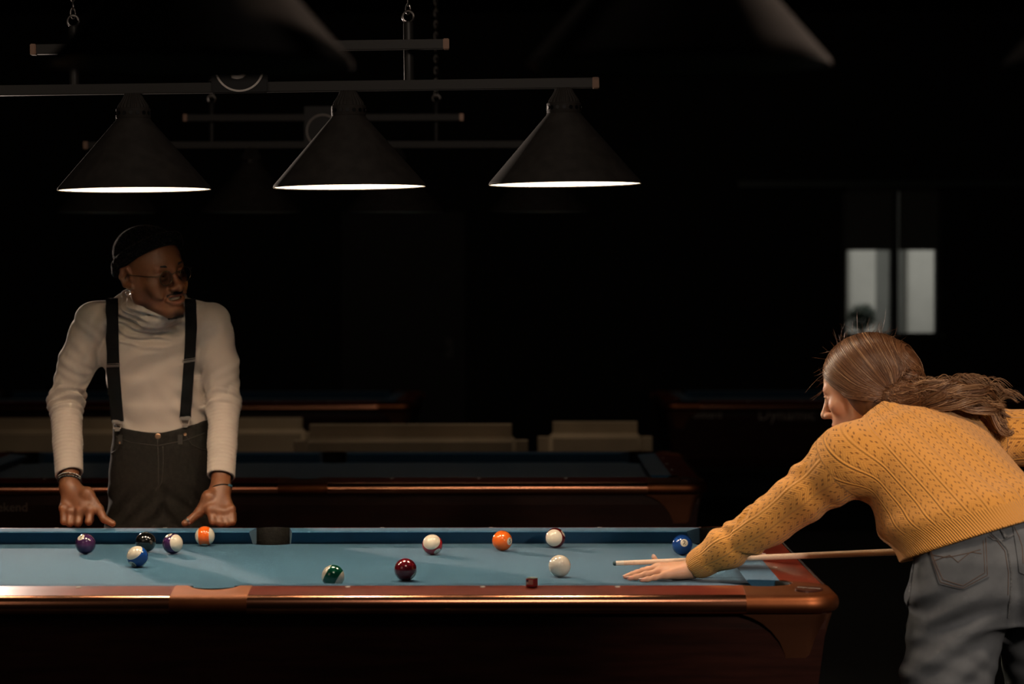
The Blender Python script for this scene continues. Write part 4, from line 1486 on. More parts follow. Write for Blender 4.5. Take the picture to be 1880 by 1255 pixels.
for pts, ya in strap_defs:
    rows = []
    path = []
    for i in range(len(pts) - 1):
        for k in range(8):
            f = k / 8
            path.append((pts[i][0] + (pts[i + 1][0] - pts[i][0]) * f, pts[i][1] + (pts[i + 1][1] - pts[i][1]) * f))
    path.append(pts[-1])
    cen_ = []
    for x, y in path:
        ys = []
        row = []
        for k in range(-3, 4):
            h = front(x + k * 3.6, y, [bs_, bt_], .0)
            row.append(h[0] if h is not None else None)
        good = [p for p in row if p is not None]
        if not good: continue
        ym = min(p.y for p in good)
        row = [p if p is not None else Vector((at(x + k * 3.6, y, ym + .03).x, ym + .03, at(x, y, ym).z)) for k, p in zip(range(-3, 4), row)]
        # the band is tight: take the highest line of the cloth beneath
        miny = min(p.y for p in row)
        row = [Vector((p.x, .55 * miny + .45 * p.y, p.z)) for p in row]
        cen_.append(row)
    # smooth along the length
    for _ in range(6):
        c2 = [r[:] for r in cen_]
        for i in range(1, len(cen_) - 1):
            for j in range(7):
                c2[i][j] = Vector((cen_[i][j].x, min(cen_[i][j].y + .0, (cen_[i - 1][j].y + cen_[i][j].y * 2 + cen_[i + 1][j].y) / 4), cen_[i][j].z))
        cen_ = c2
    # over the shoulder and a little way down the back
    top = cen_[0]
    extra = []
    for dy, dz in ((.10, -.02), (.075, -.010), (.045, -.002), (.02, .000)):
        extra.append([Vector((p.x + (.01 if ya == 672 else -.01) * dy * 10, p.y + dy, p.z + dz)) for p in top])
    rows = extra + cen_
    g = G()
    fr_rows = [[p + Vector((0, -.0028, .0)) for p in r] for r in rows]
    bk_rows = [[p + Vector((0, .0012, .0)) for p in r][::-1] for r in rows]
    g.grid([a + b for a, b in zip(fr_rows, bk_rows)], closed_u=True, cap=True)
    so = hb(g, 'suspender_strap', M['strap'], angle=50)
    # adjuster
    r0 = min(cen_, key=lambda r: abs(r[3].z - A(0, ya, 1.0)[2]))
    p0, p1 = r0[0], r0[-1]
    mid = (p0 + p1) / 2 + Vector((0, -.0045, 0))
    lx = (p1 - p0).normalized() * .0205
    tiltz = Vector((0, 0, 0.0005 if ya == 672 else .0035))
    g = G()
    up = Vector((0, 0, .0045))
    g.tube([mid - lx - up - tiltz, mid + lx - up + tiltz, mid + lx + up + tiltz, mid - lx + up - tiltz, mid - lx - up - tiltz], .0012, 6, cap=False)
    g.tube([mid - lx - tiltz - up * .2, mid + lx + tiltz - up * .2], .0018, 6)
    hb(g, 'adjuster', M['clasp'], so)
    # clasp on the waistband
    e = (cen_[-1][0] + cen_[-1][-1]) / 2
    g = G()
    g.bbox((e.x - .016, e.y - .007, e.z - .008), (e.x + .016, e.y - .001, e.z + .004), .0015)
    g.tube([e + Vector((-.013, -.004, -.008)), e + Vector((-.010, -.006, -.022)), e + Vector((.010, -.006, -.022)), e + Vector((.013, -.004, -.008))], .0018, 6)
    g.bbox((e.x - .008, e.y - .009, e.z - .030), (e.x + .008, e.y - .004, e.z - .018), .0015)
    hb(g, 'clasp', M['clasp'], so)

# trouser details
M['seam'] = mat('dark_seam', (.028, .024, .021), .9)
M['button'] = mat('brass_button', (.45, .26, .16), .35, 1.0)
def line_on(ptsl, trees, rad, name, m, parent, lift=.0008, inv=MI, y0=.3):
    out = []
    for i in range(len(ptsl) - 1):
        for k in range(6):
            f = k / 6
            h = front(ptsl[i][0] + (ptsl[i + 1][0] - ptsl[i][0]) * f, ptsl[i][1] + (ptsl[i + 1][1] - ptsl[i][1]) * f, trees, lift, y0)
            if h: out.append(h[0])
    if len(out) < 3: return None
    g = G().tube(out, rad, 6)
    o = g.build(name, m, parent)
    o.data.transform(inv)
    return o
bt_ = bvh_of(V4, F4)
line_on([(200, 795), (240, 812), (290, 818), (340, 808), (382, 792)], [bt_], .0013, 'waistband_seam', M['seam'], tro)
line_on([(289, 806), (291, 850), (291, 890), (285, 902)], [bt_], .0012, 'fly_seam', M['seam'], tro)
line_on([(299, 818), (300, 850), (297, 885), (288, 900)], [bt_], .0010, 'fly_seam', M['seam'], tro)
line_on([(341, 800), (352, 816), (368, 824), (386, 827)], [bt_], .0014, 'pocket_seam', M['seam'], tro)
line_on([(222, 812), (214, 826), (204, 832), (190, 834)], [bt_], .0014, 'pocket_seam', M['seam'], tro)
for (x, y, r) in ((290, 800.5, .0085), (340, 797, .0045), (221, 812, .0045)):
    h = front(x, y, [bt_], .0)
    if h:
        q = Matrix.Translation(h[0]) @ Vector((0, 0, 1)).rotation_difference(Vector((0, -1, .05))).to_matrix().to_4x4()
        g = G().lathe([(.0001, .0035), (r * .35, .0036), (r * .45, .0026), (r * .8, .0030), (r, .0022), (r, -.001)], 20, q)
        hb(g, 'button' if r > .006 else 'rivet', M['button'], tro)
for x in (221, 331):
    hs = [front(x + dx, y, [bt_], .0) for dx in (-4, 4) for y in (798, 806, 815)]
    if all(hs):
        rows = [[hs[0][0], hs[3][0]], [hs[1][0], hs[4][0]], [hs[2][0], hs[5][0]]]
        g = G().grid([[p + Vector((0, -.0035, 0)) for p in r] + [p + Vector((0, .001, 0)) for p in r][::-1] for r in rows], closed_u=True, cap=True)
        hb(g, 'belt_loop', M['seam'], tro, smooth=False)
# bracelets, ring
M['bead'] = mat('black_bead', (.010, .009, .009), .12, coat=.5)
M['bead_s'] = mat('steel_bead', (.35, .30, .27), .2, 1.0)
c0 = wrL * .93 + elL * .07
axw = unit(wrL - elL)
for kk, (off_, mm, nm) in enumerate(((.002, 'bead', 'beaded_bracelet'), (-.008, 'bead_s', 'chain_bracelet'))):
    c = c0 + axw * off_
    a_ = unit(np.cross(axw, (0, 1, 0))); b_ = np.cross(axw, a_)
    g = G()
    nbd = 26 if kk == 0 else 34
    for i in range(nbd):
        t_ = 2 * PI * i / nbd
        p = c + (a_ * math.cos(t_) * .0335 + b_ * math.sin(t_) * .0325) + axw * .0045 * math.cos(t_)
        g.sphere(p, .0045 if kk == 0 else .0031, 10)
    hb(g, nm, M[mm])
axw = unit(wrR - elR)
c = wrR + axw * .004
a_ = unit(np.cross(axw, (0, 1, 0))); b_ = np.cross(axw, a_)
pts = [c + a_ * math.cos(2 * PI * i / 36) * .0325 + b_ * math.sin(2 * PI * i / 36) * .0315 - axw * .006 * math.cos(2 * PI * i / 36) for i in range(37)]
bo = hb(G().tube(pts, .0028, 8, cap=False, flat=.6), 'cord_bracelet', M['strap'])
M['plate'] = mat('blue_plate', (.12, .30, .42), .3, .4)
pf = [p for p in pts if p[1] < c[1] - .02]
ptp = [c + a_ * math.cos(t_) * .0345 + b_ * math.sin(t_) * .0338 - axw * .006 * math.cos(t_) for t_ in np.linspace(math.atan2((A(418, 917, .85) - c) @ b_, (A(418, 917, .85) - c) @ a_) - .24, math.atan2((A(418, 917, .85) - c) @ b_, (A(418, 917, .85) - c) @ a_) + .24, 7)]
hb(G().tube(ptp, .0042, 8, flat=.35), 'plate', M['plate'], bo)
tq = TR[2] * .45 + TR[3] * .55; ta = unit(TR[3] - TR[2])
g = G()
for dd in (-.0025, 0, .0025):
    g.torus(tq + ta * dd, .0118, .0013, ta, 28, 8)
hb(g, 'thumb_ring', M['silver'])
# thumb nails
M['nail_d'] = mat('nail_brown', (.30, .14, .085), .3)
# shoes
M['shoe'] = mat('black_shoe', (.012, .012, .012), .4)
for x in legX:
    S5 = SDF()
    S5.ball((x, 1.16, .06), (.042, .055, .06), .02)
    S5.cone((x, 1.14, .045), (x, .96, .038), .043, .037, .03)
    S5.plane((x, 1, .0), (0, 0, -1), .002)
    V5, F5 = S5.mesh(.006)
    fast_mesh('shoe', off(V5, man), F5, M['shoe'], man)

# ============================================================ cue
CUE0 = np.array([.960, -.186, .816]); CUED = unit((1, 0, .0392))
M['shaft'] = mat('maple_shaft', (.80, .62, .47), .35, coat=.3, noise=(30, .12), scale3=(1, 20, 20))
M['ferrule'] = mat('ferrule', (.80, .72, .60), .3)
M['tip'] = mat('chalked_tip', (.04, .09, .11), .9)
M['butt'] = mat('dark_butt', (.02, .010, .008), .25, coat=.4)
cue = empty('pool_cue', CUE0, 'pale wooden cue held by the woman, its tip just over the cloth', 'cue')
cue.rotation_euler = Vector((0, 0, 1)).rotation_difference(Vector(CUED)).to_euler()
G().lathe([(.0001, -.0005), (.003, .0), (.0052, .0015), (.0060, .004), (.0061, .008), (.0001, .008)], 24).build('tip', M['tip'], cue)
G().lathe([(.0001, .0078), (.0062, .0078), (.0063, .028), (.0001, .028)], 24).build('ferrule', M['ferrule'], cue)
G().lathe([(.0001, .0279), (.0063, .0279), (.0072, .30), (.0092, .72), (.0098, .78), (.0001, .78)], 24).build('shaft', M['shaft'], cue)
G().lathe([(.0001, .779), (.0100, .779), (.0102, .80), (.0115, 1.0), (.0150, 1.43), (.0148, 1.455), (.011, 1.462), (.0001, 1.463)], 24).build('butt', M['butt'], cue)

# ============================================================ the woman
woman = empty('person', (1.88, -.58, 0), 'woman in mustard knit sweater and grey jeans bending over the right end with a cue', 'person')
WI = Matrix.Translation(-Vector(woman.location))
HW_ = Head(A(1585, 716, -.25), (-math.cos(math.radians(24)), math.sin(math.radians(24)), -.27), math.radians(0), 1.03)
Hh = np.array([1.886, -.60, .9075]); Nn = np.array([1.658, -.335, 1.186])
w_ax = unit(Nn - Hh)
wsL, wsR = A(1562, 843, -.46), A(1795, 806, -.25)
s_ax = unit((wsR - wsL) - w_ax * ((wsR - wsL) @ w_ax))
d_ax = np.cross(w_ax, s_ax)            # towards the belly
if d_ax[2] > 0: d_ax = -d_ax
FR = [s_ax, d_ax, w_ax]
weL = A(1412, 958, -.36)
wwL = np.array([1.160, -.250, .812])
weR = np.array([2.115, -.25, 1.14]); wwR = np.array([2.135, -.205, .945])

S = SDF()
HW_.build(S, smile=False, male=False)
S.cone(HW_.p(0, -.030, -.055), Nn + d_ax * .01, .047, .056, .03)
S.loft(Hh, FR, [(0, 0, 0, .12, .085), (.12, 0, 0, .11, .08), (.25, 0, .0, .12, .085), (.38, 0, .01, .14, .07), (.43, 0, .0, .08, .05)], .05)
S.cone(wsL, weL, .038, .034, .03)
S.cone(wsR, weR, .038, .034, .03)
# legs
wlegs = (((1.775, -.60, .80), (1.745, -.615, .46), (1.735, -.60, .09)), ((1.985, -.54, .80), (2.06, -.43, .46), (2.06, -.40, .09)))
for a_, b_, c_ in wlegs:
    S.cone(a_, b_, .075, .050, .05); S.cone(b_, c_, .050, .034, .02)
    S.cone((c_[0], c_[1], .05), (c_[0] - .04, c_[1] + .13, .032), .033, .026, .02)
# left hand, flat on the cloth, fingers towards the left
S.cone(weL, wwL, .034, .0235, .01)
zc = ZC
kn = dict(idx=(1.083, -.2125, zc + .0300), mid=(1.072, -.235, zc + .0305), ring=(1.076, -.2600, zc + .0235), pinky=(1.092, -.2820, zc + .0175))
fing = dict(
    idx=[kn['idx'], (1.048, -.2110, zc + .0230), (1.020, -.2085, zc + .0145), (.998, -.2060, zc + .0075)],
    mid=[kn['mid'], (1.034, -.2350, zc + .0215), (1.008, -.2345, zc + .0130), (.990, -.2335, zc + .0072)],
    ring=[kn['ring'], (1.040, -.2640, zc + .0165), (1.016, -.2655, zc + .0100), (.998, -.2660, zc + .0068)],
    pinky=[kn['pinky'], (1.062, -.2905, zc + .0115), (1.044, -.2940, zc + .0080), (1.028, -.2965, zc + .0060)])
rad = dict(idx=(.0088, .0066), mid=(.0090, .0066), ring=(.0086, .0063), pinky=(.0076, .0056))
for f in fing:
    pts = [np.array(p) for p in fing[f]]
    hand_finger(S, pts, *rad[f])
    S.cone(wwL + [0, (pts[0][1] - wwL[1]) * .35, -.004], pts[0], .0175, rad[f][0] * 1.12, .014)
S.ball((1.115, -.245, zc + .020), (.036, .034, .0185), .015)
# thumb on the far side, raised behind the cue
T = [np.array(p) for p in ((1.128, -.214, zc + .022), (1.098, -.186, zc + .018), (1.078, -.168, zc + .026), (1.066, -.163, zc + .050))]
S.cone(wwL + [0, .01, -.005], T[0], .018, .0155, .012)
S.cone(T[0], T[1], .0145, .0110, .01); S.cone(T[1], T[2], .0100, .0088, .004); S.cone(T[2], T[3], .0086, .0068, .004)
# right hand gripping the cue (just outside the picture)
S.cone(weR, wwR, .034, .0235, .01)
gc = CUE0 + CUED * 1.18
S.cone(wwR, gc + [0, -.012, .040], .024, .024, .02)
for i in range(4):
    cx = gc + CUED * (-.030 + .020 * i)
    pts = []
    for a in (80, 150, 215, 285):
        a = math.radians(a)
        pts.append(cx + np.array([0, -math.cos(a) * -.0215 * -1, 0]) * 0 + np.array([0, math.cos(a) * .0225, math.sin(a) * .0225]))
    hand_finger(S, pts, .0090, .0075)
pts = [gc + np.array([-.03, -.018, .03]), gc + np.array([-.048, -.024, .006]), gc + np.array([-.045, -.012, -.016])]
hand_finger(S, pts, .0115, .0085)
V, Fq = S.mesh(.0027, hi=np.array([2.35, .2, 1.5]))
skin = np.array([.62, .335, .215])
colr = np.tile(skin, (len(V), 1))
L = HW_.local(V)
near = (np.abs(L) < .15).all(1)
blot((0, .093, -.070), (.025, .014, .0095), (.42, .12, .095), .5)
for sx in (-1, 1):
    blot((sx * .042, .060, -.025), (.030, .030, .026), (.66, .30, .20), .9)
def blot_w(c, r, tint, soft=.4):
    global colr
    d = np.linalg.norm(V - np.array(c), axis=1) / r
    w__ = np.clip((1 - d) / soft, 0, 1)[:, None]
    colr = colr * (1 - w__) + np.array(tint) * w__
for f in fing:
    blot_w(fing[f][-1], .016, (.66, .30, .22), .8)
M['skin_light'] = skin_mat('skin_light', .42, .18, .12)
wbody = fast_mesh('body', off(V, woman), Fq, M['skin_light'], woman, colour=colr)
eyeballs(HW_, wbody, M['iris_grey'], (0, -.1))
for o in [c for c in wbody.children]:
    o.data.transform(WI)


def wb(g, name, m, parent=None, **k):
    o = g.build(name, m, parent or woman, **k)
    o.data.transform(WI)
    return o


# nails
M['nail'] = mat('pale_nail', (.80, .58, .50), .15, coat=.5)
for f in fing:
    a_, b_ = np.array(fing[f][-2]), np.array(fing[f][-1])
    d_ = unit(b_ - a_)
    c = b_ + d_ * rad[f][1] * .35 + np.array([0, 0, rad[f][1] * .72])
    q = Matrix([list(d_), [0, 1, 0], list(np.cross(d_, (0, 1, 0)))]).transposed()
    wb(G().sphere(c, (.0062, .0046, .0016), 12, q), 'fingernail', M['nail'])
c = T[3] + unit(T[3] - T[2]) * .003 + np.array([0, -.0055, 0])
wb(G().sphere(c, (.0045, .0016, .0062), 12), 'fingernail', M['nail'])
# eyebrows and lashes
M['wbrow'] = mat('light_brow', (.12, .055, .03), .7)
for sx in (-1, 1):
    pts = [Vector(HW_.p(*q)) for q in ((sx * .014, .0895, .0190), (sx * .026, .0915, .0235), (sx * .038, .0865, .0245), (sx * .047, .0770, .0205))]
    wb(G().tube(pts, [.0014, .0021, .0018, .0008], 8), 'eyebrow', M['wbrow'])
    g = G()
    for i in range(14):
        f = i / 13
        b0 = HW_.p(sx * (.019 + .024 * f), .089 - .009 * f * f, .0035 - .003 * abs(f - .4))
        dd = HW_.M @ np.array([sx * (.2 + .5 * f), 1, .25])
        g.tube([b0, b0 + unit(dd) * .006 + HW_.U * .0005, b0 + unit(dd) * .009 + HW_.U * .003], [.0004, .0003, .0001], 4)
    wb(g, 'eyelash', M['brow'])

# --- knit sweater
KS = SDF()
stw = [(-.10, 0, .045, .200, .175), (0.0, 0, .050, .207, .180), (.10, 0, .050, .210, .178), (.20, 0, .036, .207, .160), (.30, 0, .015, .198, .132), (.38, 0, .008, .175, .108), (.44, 0, .002, .115, .080), (.475, 0, 0, .085, .066)]
KS.loft(Hh, FR, stw, .02)
def arm_sleeve(sh, el, wr, side):
    KS.cone(sh + (Nn - sh) * .30, sh, .066, .078, .05)
    KS.cone(sh, (sh + el) / 2, .082, .068, .05)
    KS.cone((sh + el) / 2, el, .066, .0575, .02)
    KS.cone(el, el + (wr - el) * .55, .0575, .050, .02)
    KS.cone(el + (wr - el) * .55, el + (wr - el) * .86, .050, .039, .02)
    KS.cone(el + (wr - el) * .86, el + (wr - el) * 1.02, .0345, .0325, .014)
    d = unit(wr - el)
    cp = el + (wr - el) * .985
    KS.slab_cut(cp, d, .07, .002)
    KS.cone(cp - d * .012, cp + d * .03, .0285, .0295, .002, True)
arm_sleeve(wsL, weL, wwL, -1)
arm_sleeve(wsR, weR, wwR, 1)
# hem cut
P1 = Hh + w_ax * (-.050) + d_ax * (-.13)
hn = unit(-w_ax + .64 * d_ax)
KS.slab_cut(P1 + d_ax * .13 + w_ax * .08, hn, 1.2, .003) if False else KS.plane(P1, hn, .003)
KS.cone(P1 + d_ax * .16 + w_ax * .10 - hn * .03, P1 + d_ax * .16 + w_ax * .10 + hn * .10, .13, .14, .004, True)
# neck opening
KS.cone(HW_.p(0, -.030, -.062), HW_.p(0, -.02, .0), .058, .09, .004, True)
def plane_dist(P):
    return (P - P1) @ (-hn)
def kfolds(P):
    d = np.zeros(len(P))
    q = P - wsL; ax = unit(weL - wsL); t = q @ ax; rr = np.linalg.norm(q - t[:, None] * ax, axis=1)
    a = np.arctan2(q[:, 1], q[:, 2])
    on = np.clip((.11 - rr) / .02, 0, 1) * np.clip((t - .02) / .05, 0, 1) * np.clip((.34 - t) / .05, 0, 1)
    d += on * .0048 * np.sin(t * 2 * PI / .11 + a * 1.9 + .6 + 1.2 * np.sin(t * 30 + a)) * (.6 + .4 * np.sin(a * 2 + t * 20))
    q = P - weL; ax = unit(wwL - weL); t = q @ ax; rr = np.linalg.norm(q - t[:, None] * ax, axis=1)
    a = np.arctan2(q[:, 1], q[:, 2])
    on = np.clip((.09 - rr) / .02, 0, 1) * np.clip((t + .03) / .04, 0, 1) * np.clip((.20 - t) / .04, 0, 1)
    d += on * .0048 * np.sin(t * 2 * PI / .078 + a * 2.0 + 1.2 * np.sin(t * 37 + a * 1.3)) * (.6 + .4 * np.sin(a * 1.5 + t * 33 + 1))
    # soft drapes across the back and towards the hem
    q = P - Hh; x = q @ s_ax; y = q @ d_ax; t = q @ w_ax
    hemd = plane_dist(P)
    d += .0045 * np.sin(x * 2 * PI / .16 + t * 9 + 1.2) * np.clip((hemd - .02) / .1, 0, 1) * np.clip((.4 - t) / .1, 0, 1)
    # blousing over the ribbed hem
    d -= .010 * np.exp(-((hemd - .085) / .03) ** 2) * (np.abs(x) < .4) * (t < .3)
    d += .006 * np.exp(-((hemd - .025) / .03) ** 2) * (t < .3)
    return d
KS.disp.append(kfolds)
V6, F6 = KS.mesh(.0042, hi=np.array([2.35, .2, 1.5]))
# knit coordinates
q = V6 - Hh; x = q @ s_ax; y = q @ d_ax; t = q @ w_ax
phi = np.arctan2(x / .20, -(y - .02) / .15)
tor_uv = np.stack([phi * .185, t], 1)
tor_d = np.abs(np.sqrt((x / .20) ** 2 + ((y - .02) / .155) ** 2) - 1) * .15 + np.clip(t - .42, 0, 1)
def seg_d(P, a, b):
    ab = b - a; tt = np.clip(((P - a) @ ab) / (ab @ ab), 0, 1)
    return np.linalg.norm(P - a - tt[:, None] * ab, axis=1), tt
def sleeve(P, sh, el, wr):
    d1, t1 = seg_d(P, sh, el); d2, t2 = seg_d(P, el, wr)
    use2 = d2 < d1
    L1 = np.linalg.norm(el - sh); L2 = np.linalg.norm(wr - el)
    vv = np.where(use2, L1 + t2 * L2, t1 * L1)
    axm = unit(wr - sh); b1 = unit(np.cross(axm, (0, 1, 0))); b2 = np.cross(axm, b1)
    cen_ = np.where(use2[:, None], el + t2[:, None] * (wr - el), sh + t1[:, None] * (el - sh))
    qq = P - cen_
    uu = np.arctan2(qq @ b2, qq @ b1) * .058
    rr_ = np.where(use2, .052 - .02 * t2, .078 - .02 * t1)
    return np.minimum(d1, d2) - rr_, uu, vv, L1 + L2
dL, uL, vL, lenL = sleeve(V6, wsL, weL, wwL)
dR, uR, vR, lenR = sleeve(V6, wsR, weR, wwR)
armL = (vL > .035) & ((V6 - wsL) @ unit(weL - wsL) > .03) & (dL < .02)
armR = (vR > .035) & ((V6 - wsR) @ unit(weR - wsR) > .06) & (dR < .04)
uv = np.zeros((len(V6), 3))
uv[:, 0] = tor_uv[:, 0]; uv[:, 1] = tor_uv[:, 1]
uv[armL, 0] = uL[armL]; uv[armL, 1] = -vL[armL]
uv[armR, 0] = uR[armR]; uv[armR, 1] = -vR[armR]
hemd = plane_dist(V6)
rib = np.clip((.062 - hemd) / .006, 0, 1) * (~armL) * (~armR)
rib = np.maximum(rib, armL * np.clip((vL - (lenL - .048)) / .004, 0, 1))
rib = np.maximum(rib, armR * np.clip((vR - (lenR - .048)) / .004, 0, 1))
uv[:, 2] = rib
M['knit'] = mat('mustard_knit', (.79, .37, .080), .9, spec=.15, sheen=.25)
def knit_nodes(m):
    nt = m.node_tree; b = nt.nodes['Principled BSDF']
    def n_(op, a, c=None, d=None):
        n = nt.nodes.new('ShaderNodeMath'); n.operation = op
        for i, v in enumerate((a, c, d)):
            if v is None: continue
            if isinstance(v, (int, float)): n.inputs[i].default_value = float(v)
            else: nt.links.new(v, n.inputs[i])
        return n.outputs[0]
    at_ = nt.nodes.new('ShaderNodeAttribute'); at_.attribute_name = 'knit'
    sp = nt.nodes.new('ShaderNodeSeparateXYZ'); nt.links.new(at_.outputs['Vector'], sp.inputs[0])
    u, v, r = sp.outputs
    U = n_('DIVIDE', u, .043)
    fu = n_('FRACT', n_('ADD', U, 50.0))
    ce = n_('ABSOLUTE', n_('SUBTRACT', fu, .5))               # 0 centre, .5 at the column line
    line = n_('SMOOTH_MIN', n_('MULTIPLY', n_('MAXIMUM', n_('SUBTRACT', ce, .43), 0.0), 14.0), 1.0, .1)
    groove = n_('MULTIPLY', n_('MAXIMUM', n_('SUBTRACT', .06, n_('ABSOLUTE', n_('SUBTRACT', ce, .40))), 0.0), 12.0)
    W = n_('ADD', n_('DIVIDE', v, .0215), n_('MULTIPLY', ce, 2.3))
    chev = n_('SINE', n_('MULTIPLY', W, 2 * PI * 3))
    fw = n_('FRACT', n_('ADD', W, 60.0))
    band_ = n_('LESS_THAN', n_('ABSOLUTE', n_('SUBTRACT', fw, .5)), .16)
    dots = n_('GREATER_THAN', n_('SINE', n_('MULTIPLY', fu, 2 * PI * 7)), .0)
    rng_ = n_('MULTIPLY', n_('GREATER_THAN', ce, .08), n_('LESS_THAN', ce, .36))
    hole = n_('MULTIPLY', n_('MULTIPLY', band_, dots), rng_)
    lace_h = n_('ADD', n_('MULTIPLY', line, 1.5), n_('MULTIPLY', chev, .15))
    lace_h = n_('SUBTRACT', lace_h, n_('MULTIPLY', groove, .8))
    lace_h = n_('SUBTRACT', lace_h, n_('MULTIPLY', hole, 1.8))
    st_ = n_('MULTIPLY', n_('MULTIPLY', n_('SINE', n_('MULTIPLY', v, 2 * PI / .0034)), n_('SINE', n_('MULTIPLY', u, 2 * PI / .0045))), .22)
    lace_h = n_('ADD', lace_h, st_)
    rib_h = n_('MULTIPLY', n_('SINE', n_('MULTIPLY', u, 2 * PI / .0068)), .9)
    mx = nt.nodes.new('ShaderNodeMix'); mx.data_type = 'FLOAT'
    nt.links.new(r, mx.inputs[0]); nt.links.new(lace_h, mx.inputs[2]); nt.links.new(rib_h, mx.inputs[3])
    no = nt.nodes.new('ShaderNodeTexNoise'); no.inputs['Scale'].default_value = 900
    h = n_('ADD', mx.outputs[0], n_('MULTIPLY', no.outputs[0], .35))
    bp = nt.nodes.new('ShaderNodeBump'); bp.inputs['Strength'].default_value = .85; bp.inputs['Distance'].default_value = .0021
    nt.links.new(h, bp.inputs['Height']); nt.links.new(bp.outputs[0], b.inputs['Normal'])
    hc = n_('MULTIPLY', hole, n_('SUBTRACT', 1.0, r))
    mc = nt.nodes.new('ShaderNodeMix'); mc.data_type = 'RGBA'
    mc.inputs[6].default_value = (.79, .37, .080, 1); mc.inputs[7].default_value = (.24, .085, .018, 1)
    nt.links.new(n_('MULTIPLY', hc, .85), mc.inputs[0]); nt.links.new(mc.outputs[2], b.inputs['Base Color'])
knit_nodes(M['knit'])
sw = fast_mesh('knit_sweater', off(V6, woman), F6, M['knit'], woman, uv=uv)
# fuzz of the wool
me = sw.data
wc = np.zeros(len(me.vertices) * 3); me.vertices.foreach_get('co', wc); wc = wc.reshape(-1, 3) + np.array(woman.location)
wn = np.zeros(len(me.vertices) * 3); me.vertices.foreach_get('normal', wn); wn = wn.reshape(-1, 3)
def samp_sw(r_):
    i = r_.randint(len(wc)); return wc[i] - wn[i] * .0005, wn[i]
tag(hairs(9000, samp_sw, .0040, .00018, 'wool_fuzz', M['knit_f'] if 'knit_f' in M else mat('knit_fuzz', (.70, .33, .07), .9), sw, WI, 1.0, 5), kind='stuff')

# --- jeans
JS = SDF()
JS.loft((0, 0, 0), np.eye(3), [(.72, 1.880, -.585, .20, .140), (.80, 1.882, -.595, .214, .158), (.87, 1.880, -.595, .208, .155), (.93, 1.868, -.575, .192, .140), (1.0, 1.845, -.545, .170, .125)], .02)
for i, (a_, b_, c_) in enumerate(wlegs):
    JS.cone((a_[0] + (.004 if i == 0 else 0), a_[1], .77), (b_[0] - .018, b_[1], b_[2] + .0), .118, .106, .05 if i == 0 else .02)
    JS.cone((b_[0] - .018, b_[1], b_[2]), (c_[0], c_[1], .07), .103, .088, .03)
    JS.slab_cut((c_[0], c_[1], .03), (0, 0, -1), .16, .002)
def jf(P):
    x, y, z = P[:, 0], P[:, 1], P[:, 2]
    d = .0062 * np.sin((z * 1.0 - (x - 1.7) * .75) * 2 * PI / .085 + 1.0) * np.clip((.84 - z) / .05, 0, 1) * np.clip((1.86 - x) / .08, 0, 1)
    d += .0018 * np.sin((z * 1.1 + (x - 1.7) * .5) * 2 * PI / .060 + 1.5 * np.sin(x * 24)) * np.clip((.72 - z) / .1, 0, 1)
    d *= np.clip((z - .50) / .12, .12, 1)
    # seam valley between the buttocks
    xs = 1.877 + (0.95 - z) * .10
    d += .016 * np.exp(-((x - xs) / .016) ** 2) * np.clip((.93 - z) / .12, 0, 1) * (y < -.5) * np.clip((z - .68) / .05, 0, 1)
    # fold under the buttock
    d += .008 * np.exp(-((z - .735 - (x - 1.75) * .35) / .018) ** 2) * (y < -.55) * (x < 1.87)
    return d
JS.disp.append(jf)
V7, F7 = JS.mesh(.0045)
M['jeans'] = mat('washed_grey_denim', (.130, .146, .166), .9, noise=(14, .3), bump=(800, .5, .001), spec=.15, col2=(.092, .104, .120))
nt = M['jeans'].node_tree
jn = fast_mesh('jeans', off(V7, woman), F7, M['jeans'], woman)
bj = bvh_of(V7, F7)
M['stitch'] = mat('jean_stitch', (.10, .055, .035), .8)
M['jseam'] = mat('jean_seam', (.155, .168, .185), .9, noise=(160, .5), bump=(300, .6, .002), spec=.1)
def patch(poly, name, m, thick=.0035, n=14, inner=None):
    """quad patch laid on the jeans: poly = 4 corners (tl,tr,br,bl), optional point below the bottom edge"""
    tl, tr, br, bl_, tipp = poly
    rows = []
    for i in range(n + 1):
        v = i / n
        row = []
        for j in range(n + 1):
            u = j / n
            bx = bl_[0] * (1 - u) + br[0] * u; by = bl_[1] * (1 - u) + br[1] * u
            tu = (tipp[0] - bl_[0]) / (br[0] - bl_[0])
            base = bl_[1] * (1 - tu) + br[1] * tu
            by += (tipp[1] - base) * (1 - abs(u - tu) / (tu if u < tu else 1 - tu))
            x = (tl[0] * (1 - u) + tr[0] * u) * (1 - v) + bx * v
            y = (tl[1] * (1 - u) + tr[1] * u) * (1 - v) + by * v
            h = front(x, y, [bj], thick, -1.1)
            row.append(h[0] if h else None)
        rows.append(row)
    rows = [[p for p in r] for r in rows if all(p is not None for p in r)]
    g = G().grid(rows)
    nb_ = len(rows[0])
    edge = rows[0] + [r[-1] for r in rows[1:]] + rows[-1][::-1][1:] + [r[0] for r in rows[::-1][1:-1]]
    dn = [p + (p - CAM).normalized() * (thick + .002) for p in edge]
    g.grid([edge, dn], closed_u=True)
    o = wb(g, name, m, jn, angle=60)
    return o
pk = patch(((1703, 996), (1812, 968), (1816, 1058), (1725, 1072), (1769, 1082)), 'back_pocket', M['jeans'])
o_ = off
def jl(pts, rad, name, m, parent, lift=.0042):
    return line_on(pts, [bj], rad, name, m, parent, lift, WI, -1.1)
for ins in (3.0, 7.5):
    jl([(1703 + ins, 996 + ins * 2.0), (1725 + ins, 1072 - ins), (1769, 1082 - ins), (1816 - ins, 1058 - ins), (1812 - ins, 968 + ins * 1.6)], .0007, 'pocket_stitch', M['stitch'], pk)
